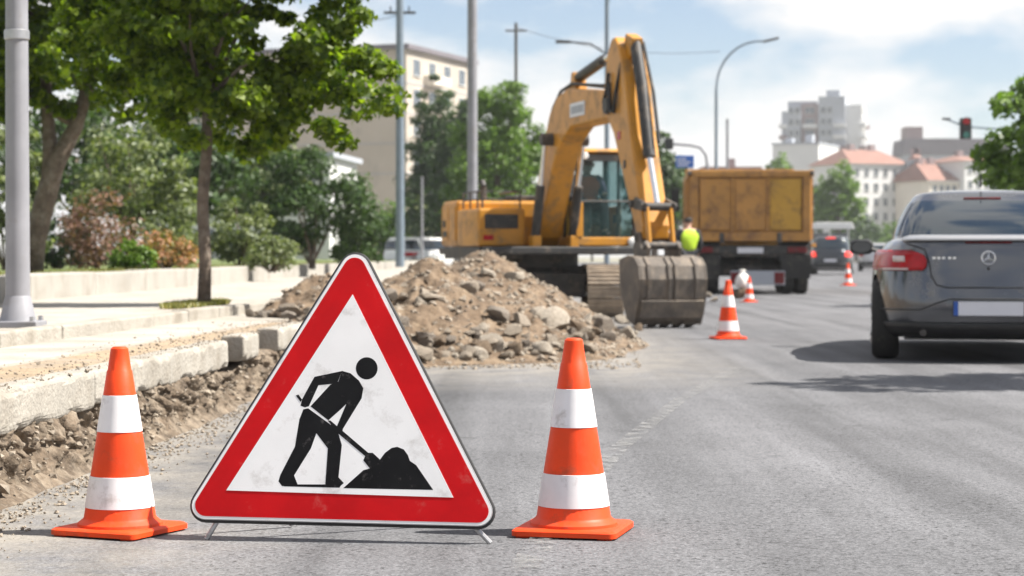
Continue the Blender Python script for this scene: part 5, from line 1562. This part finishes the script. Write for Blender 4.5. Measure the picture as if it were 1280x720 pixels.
MB().tube([(0, 0, 8.2), (.12, 0, 8.9), (.55, 0, 9.6)], .03, 7).build('bracket', M['pole_blue'], t)
t = pole('lamp_post', 'curved street lamp standing beyond the truck body', 'lamp post', 895, 92, 0, 8.3, .09, .065, 'pole_blue')
arc = [(0, 0, 8.3)] + [(2.3 * (1 - math.cos(a)) * .85, 0, 8.3 + 2.15 * math.sin(a)) for a in [R(12 * k) for k in range(1, 8)]] + [(2.3, 0, 10.45)]
MB().tube([(x_, y_, z_) for x_, y_, z_ in arc], .05, 8).build('lamp_arm', M['pole_blue'], t, smooth=True)
MB().box(-.35, .35, -.13, .13, -.05, .05).build('lamp_head', M['pole_dark'], t, bevel=.02)
lh = [c_ for c_ in t.children if c_.name.startswith('lamp_head')][0]; lh.location = (2.45, 0, 10.5); lh.rotation_euler = (0, R(-14), 0)
pole('utility_pole', 'short bare pole just right of the curved street lamp', 'pole', 909, 115, 0, 8.5, .085, .075, 'pole')
pole('utility_pole', 'thin pale post between shrubs and digger', 'pole', 527.5, 72, .3, 3.3, .045, .04, 'pole')
t = pole('signal_gantry', 'bent post carrying a camera over the truck body', 'traffic signal', 884, 72, 0, 4.0, .075, .065, 'pole')
MB().tube([(0, 0, 4.0), (-.05, 0, 4.35), (-.25, 0, 4.62), (-.6, 0, 4.70), (-1.25, 0, 4.75)], .05, 8).build('arm', M['pole'], t, smooth=True)
MB().box(-1.5, -1.2, -.15, .15, 4.55, 4.95).build('signal_head', M['blackplastic'], t, bevel=.05)
sp_ = at(856, 202, 74)
t = thing('street_sign', 'blue rectangular street sign above the truck body corner', 'sign', (sp_.x, 74, 0))
MB().box(-.33, .33, -.02, .02, sp_.z - .22, sp_.z + .22).build('panel', M['bluesign'], t, bevel=.01)
MB().tube([(.25, .04, 0), (.25, .04, sp_.z + .2)], .035, 8).build('post', M['pole'], t, smooth=True)
for k, (x0, x1, dz) in enumerate(((-.27, .05, .09), (-.27, .2, -.02), (-.27, .12, -.13))):
    MB().box(x0, x1, -.025, -.0205, sp_.z + dz - .025, sp_.z + dz + .025).build('lettering_bar', M['plate'], t)
# hanging traffic light
tl_ = at(1207, 160, 62)
t = thing('traffic_light', 'traffic light hanging from a mast arm by the roadside tree', 'traffic light', (at(1330, 300, 62).x, 62, 0))
ox = tl_.x - t.location.x
MB().tube([(0, 0, 0), (0, 0, 4.4)], [.1, .08], 12).build('post', M['pole'], t, smooth=True)
MB().tube([(0, 0, 4.3), (ox * .5, 0, 4.62), (ox, 0, 4.72), (ox - .66, 0, 4.98)], .032, 8).build('mast_arm', M['pole_blue'], t, smooth=True)
MB().box(ox - .17, ox + .17, -.1, .12, tl_.z - .33, tl_.z + .30).box(ox - .72, ox - .45, -.05, .05, 4.92, 4.99).build('housing', M['blackplastic'], t, bevel=.04)
for k, m in enumerate(('redlens', 'blackplastic', 'signal_green')):
    if m == 'signal_green' and m not in M: M[m] = mat("green_lens", (0.03, 0.16, 0.13), 0.2)
    MB().lathe([(.10, -.13), (.105, -.10)], 18, (ox, 0, tl_.z + .19 - k * .2), 'y').build('lens', M[m], t)
    MB().tube([(ox + .115 * math.cos(a), -.18, tl_.z + .19 - k * .2 + .115 * math.sin(a)) for a in [R(10 + 16 * q) for q in range(11)]], .012, 5).build('visor', M['blackplastic'], t)
# overhead wires
def wire(name, label, a, b, sag, r=.012):
    P = []
    for k in range(25):
        s = k / 24; p = Vector(a).lerp(Vector(b), s); p.z -= sag * 4 * s * (1 - s); P.append(p)
    o = MB().tube(P, r, 5).build(name, M['pole_dark'], None, smooth=True)
    return tag(o, label, 'wire')
wire('overhead_wire', 'thin wire strung from the dark wooden pole', at(645, 34, 95), at(900, 64, 93), .5)
wire('overhead_wire', 'thin wire strung between the tall steel poles', at(500, 18, 58), at(410, 24, 70), .15)

# ------------------------------------------------------------------ buildings
win_cache = {}
def window_mesh(w, h):
    key = (round(w, 2), round(h, 2))
    if key not in win_cache:
        f = .07
        mb = MB().box(-w / 2 - f, w / 2 + f, -.06, .02, h, h + f).box(-w / 2 - f - .06, w / 2 + f + .06, -.14, .02, -f, 0)
        mb.box(-w / 2 - f, -w / 2, -.06, .02, 0, h).box(w / 2, w / 2 + f, -.06, .02, 0, h).box(-.03, .03, -.045, .02, 0, h)
        pn = MB().box(-w / 2, w / 2, -.02, .015, 0, h)
        win_cache[key] = (mb.mesh('window', M['frame']), pn.mesh('pane', M['win']))
    return win_cache[key]
def windows(par, side, cols, rows, w, h, off):
    fm, pm = window_mesh(w, h)
    for c in cols:
        for r_ in rows:
            if side == 'front': loc, rot = (c, off, r_), 0
            elif side == 'right': loc, rot = (off, c, r_), R(90)
            else: loc, rot = (off, c, r_), R(-90)
            o = link_mesh('window', fm, par, loc, (0, 0, rot))
            link_mesh('pane', pm, o)
fr = lambda a, b, n: [a + (b - a) * k / (n - 1) for k in range(n)]

def building(name, label, loc, rotz, w, d, h, wm, group=None):
    t = thing(name, label, 'building', loc, rotz, group)
    MB().box(-w, 0, 0, d, -1, h).build('wall', M[wm], t)
    return t
# beige block on the left: local x runs along the shaded gable, its right face is sunlit
c_ = at(508, 320, 190)
t = building('apartment_block', 'beige flat roofed apartment block behind the tall steel pole', (c_.x, 190, 0), R(-20.4), 26, 17, 20.0, 'b_beige')
MB().box(-26.4, .4, -.4, 17.4, 20.0, 20.45).build('roof', M['b_roofdark'], t)
for zz in (2.9, 5.7, 8.5, 11.3, 14.1, 16.9):
    MB().box(-26, .05, -.05, 17, zz - .06, zz + .02).build('floor_joint', M['b_grey'], t)
windows(t, 'right', [2.4, 6.2, 10.0, 13.8], [0.9 + 2.8 * k for k in range(7)], 1.5, 1.5, 0)
windows(t, 'front', [-22, -18.5, -15], [0.9 + 2.8 * k for k in range(7)], 1.5, 1.5, 0)
for k in range(1, 7): MB().box(.0, 1.1, 4.2, 8.4, .2 + 2.8 * k, 1.1 + 2.8 * k).build('balcony', M['b_cream'], t, bevel=.02)
MB().tube([(-8, 3, 20.4), (-8, 3, 23.5)], .05, 6).tube([(-8.7, 3, 23), (-7.3, 3, 23)], .04, 6).build('aerial', M['pole_dark'], t)
# white house behind shrubs
c_ = at(412, 320, 120)
t = building('white_house', 'white low house half hidden behind the dark shrubs', (c_.x, 120, 0), R(-6), 11, 9, 6.6, 'b_white')
MB().box(-11.3, .3, -.3, 9.3, 6.6, 6.9).build('roof', M['b_grey'], t)
windows(t, 'front', fr(-9.5, -1.4, 5), [1.0, 3.9], 1.2, 1.4, 0)
# tower
tw = thing('tower_block', 'tall tower block in shaded grey and sunlit white with stepped balconies', 'building', (at(1026, 320, 520).x, 520, 0), R(-14))
def tb_(x0, x1, y0, y1, h, m, nm='wall'): return MB().box(x0, x1, y0, y1, -1, h).build(nm, M[m], tw)
tb_(-10, -5.2, 0, 12, 37.6, 'b_grey'); tb_(-5.2, -.6, 1.4, 12, 39.5, 'b_brown'); tb_(-.6, 6.0, -.8, 12, 41.2, 'b_grey'); tb_(6.0, 10.2, .6, 13, 39.0, 'b_white'); tb_(1.0, 4.4, 3, 9, 43, 'b_grey', 'roof_house')  # shade and sun put into the wall colours: grey shaded side, white sunlit side
tb_(-9, -1.5, 5, 10, 40.5, 'b_grey', 'roof_house')
for k in range(13):
    z = 2 + k * 2.85
    for x0, x1, y0, y1 in ((-10.6, -8.6, -1.0, 1.5), (-4.9, -1.0, .5, 1.5), (3.2, 6.4, -1.9, -.8), (9.4, 11.2, -.2, 4), (10.1, 11.4, 7, 11)):
        if z < 36: MB().box(x0, x1, y0, y1, z, z + 1.0).build('balcony', M['b_white'] if (k + int(x0)) % 3 else M['b_brown'], tw)
    windows(tw, 'front', [-7.6, -6.0], [z + .8], 1.1, 1.5, 0); windows(tw, 'front', [.6, 2.2], [z + .8], 1.2, 1.5, -.8)
    windows(tw, 'front', [-3.0], [z + .9], 2.2, 1.5, 1.4); windows(tw, 'right', [2.6, 5.6, 9], [z + .8], 1.4, 1.5, 10.2)
# pale slab in front of the tower
t = building('white_slab_building', 'plain pale slab building below the tower block', (at(1023, 320, 430).x, 430, 0), R(-24), 10, 16, 24.3, 'b_white')
MB().box(-10.2, .2, -.2, 16.2, 24.3, 24.7).build('roof', M['b_grey'], t)
MB().box(-4, -2.5, 4, 6, 24.7, 26.6).build('chimney', M['b_grey'], t)
MB().box(-9, -7.5, 6, 8, 24.7, 26).build('chimney', M['b_grey'], t)
windows(t, 'right', [4, 8, 12], [2 + 3 * k for k in range(7)], 1.4, 1.6, 0)
# row of white houses with red roofs
def rowhouse(name, label, px0, px1, ytop_wall, ytop_roof, Y, rot, wm, cols, depth=14, gable=0):
    p0, p1 = at(px0, ytop_wall, Y), at(px1, ytop_wall, Y)
    w = (p1.x - p0.x) / math.cos(rot)
    t = building(name, label, (p1.x, Y, 0), rot, w, depth, p0.z, wm, 'houses with red roofs')
    rz = at(px0, ytop_roof, Y).z
    mb = MB()
    hip = min(w * .2, 4)
    v = [(-w - .5, -.5, p0.z), (.5, -.5, p0.z), (.5, depth + .5, p0.z), (-w - .5, depth + .5, p0.z), (-w + hip, depth / 2, rz), (-hip, depth / 2, rz)]
    mb.add(v, [(0, 1, 5, 4), (1, 2, 5), (2, 3, 4, 5), (3, 0, 4), (0, 3, 2, 1)])
    mb.build('roof', M['b_roof'], t)
    for k in range(2):
        cx = -w * (.3 + .35 * k)
        MB().box(cx - .6, cx + .6, depth / 2 - .6, depth / 2 + .6, rz - 1.2, rz + 1.0).build('chimney', M['b_brown'], t)
    nfl = int(p0.z // 2.9)
    windows(t, 'front', fr(-w + 1.3, -1.3, cols), [p0.z - 2.4 - 2.85 * k for k in range(nfl)], .95, 1.5, 0)
    windows(t, 'right', [3, 7, 11], [p0.z - 2.4 - 2.85 * k for k in range(nfl)], 1.2, 1.55, 0)
    MB().box(-w - .3, .3, -.3, 0.002, p0.z - .35, p0.z - .02).build('cornice', M['b_white'], t)
    return t
t = rowhouse('row_house', 'white five storey row house with red hipped roof', 1058, 1137, 206, 186, 400, R(26), 'b_white', 6)
st = rowhouse('row_house', 'white house end with a dark glazed stair tower', 1148, 1158, 204, 190, 397, R(0), 'b_white', 2)
t2 = thing('stair_tower', 'dark glazed stair tower between the white row houses', 'building', (at(1142.5, 320, 396).x, 396, 0))
MB().box(-.95, .95, 0, 6, -1, at(1142, 200, 396).z).build('wall', M['b_grey'], t2)
zt = at(1142, 200, 396).z
for k in range(6): MB().box(-.75, .75, -.06, .02, zt - 2.8 - k * 2.85, zt - .5 - k * 2.85).build('window', M['win'], t2)
rowhouse('row_house', 'cream lower row house beside the dark stair tower', 1158, 1200, 226, 202, 390, R(22), 'b_cream', 4)
rowhouse('row_house', 'white row house half hidden by the roadside tree', 1200, 1262, 202, 194, 392, R(22), 'b_white', 5)
t = building('long_block', 'long dark roofed block rising behind the red roofs', (at(1262, 320, 480).x, 480, 0), 0, 24.5, 14, 24.5, 'b_grey')
MB().prism([(-25, 24.5), (.5, 24.5), (.2, 28.3), (-24.6, 28.3)], -.4, 14.4).build('roof', M['b_roofdark'], t)
MB().box(-24, -20, 2, 8, 28.3, 31.2).build('roof_house', M['b_brown'], t)
t = building('far_block', 'low brown block showing just above the truck body', (at(950, 320, 330).x, 330, 0), 0, 9, 10, 14.6, 'b_grey')
MB().box(-9.3, .3, -.3, 10, 14.6, 15.2).build('roof', M['b_roof'], t)
MB().box(-5, -3.8, 2, 4, 15.2, 16.6).build('chimney', M['b_brown'], t)
windows(t, 'front', fr(-7.6, -1.4, 4), [2, 5, 8, 11], 1.3, 1.5, 0)
# street kiosk / shelter in the distance
sh = thing('bus_shelter', 'pale roofed street shelter behind the dark car', 'shelter', (at(1040, 320, 140).x, 140, 0))
MB().prism([(-1.4, 2.65), (1.4, 2.65), (1.2, 3.1), (-1.2, 3.1)], -1, 1).build('roof', M['canvas'], sh, bevel=.03)
for sx in (-1.25, 0, 1.25): MB().box(sx - .05, sx + .05, .8, .9, 0, 2.65).build('post', M['frame'], sh)
for sx in (-.62, .62): MB().box(sx - .55, sx + .55, .84, .86, .3, 2.4).build('glass_panel', M['win'], sh)
# hedge line closing the far end of the road
for k, px in enumerate((985, 1070, 1120, 1180, 1250, 1330, 880, 800, 740)):
    bgtree('low dense tree along the far end of the road', px, 268 if k % 2 else 275, 240 + 8 * k, 6.5, L_DARK if k % 2 else L_MID, .6, 1300, zb=0, frac=.85, group='trees along the far end of the road')

# ------------------------------------------------------------------ summer haze over the far end of the street
hz = MB().box(-905, 1105, -95, 1455, -1.06, 47).build('haze', None)
tag(hz, kind='stuff')
hm = bpy.data.materials.new("haze"); hm.use_nodes = True
ht = hm.node_tree; ht.nodes.clear()
ho = _n(ht, "ShaderNodeOutputMaterial"); pv = _n(ht, "ShaderNodeVolumePrincipled")
pv.inputs['Color'].default_value = (0.93, 0.96, 1.0, 1)
pv.inputs['Density'].default_value = 0.00032
pv.inputs['Anisotropy'].default_value = 0.2
ht.links.new(pv.outputs[0], ho.inputs['Volume'])
hz.data.materials.append(hm)
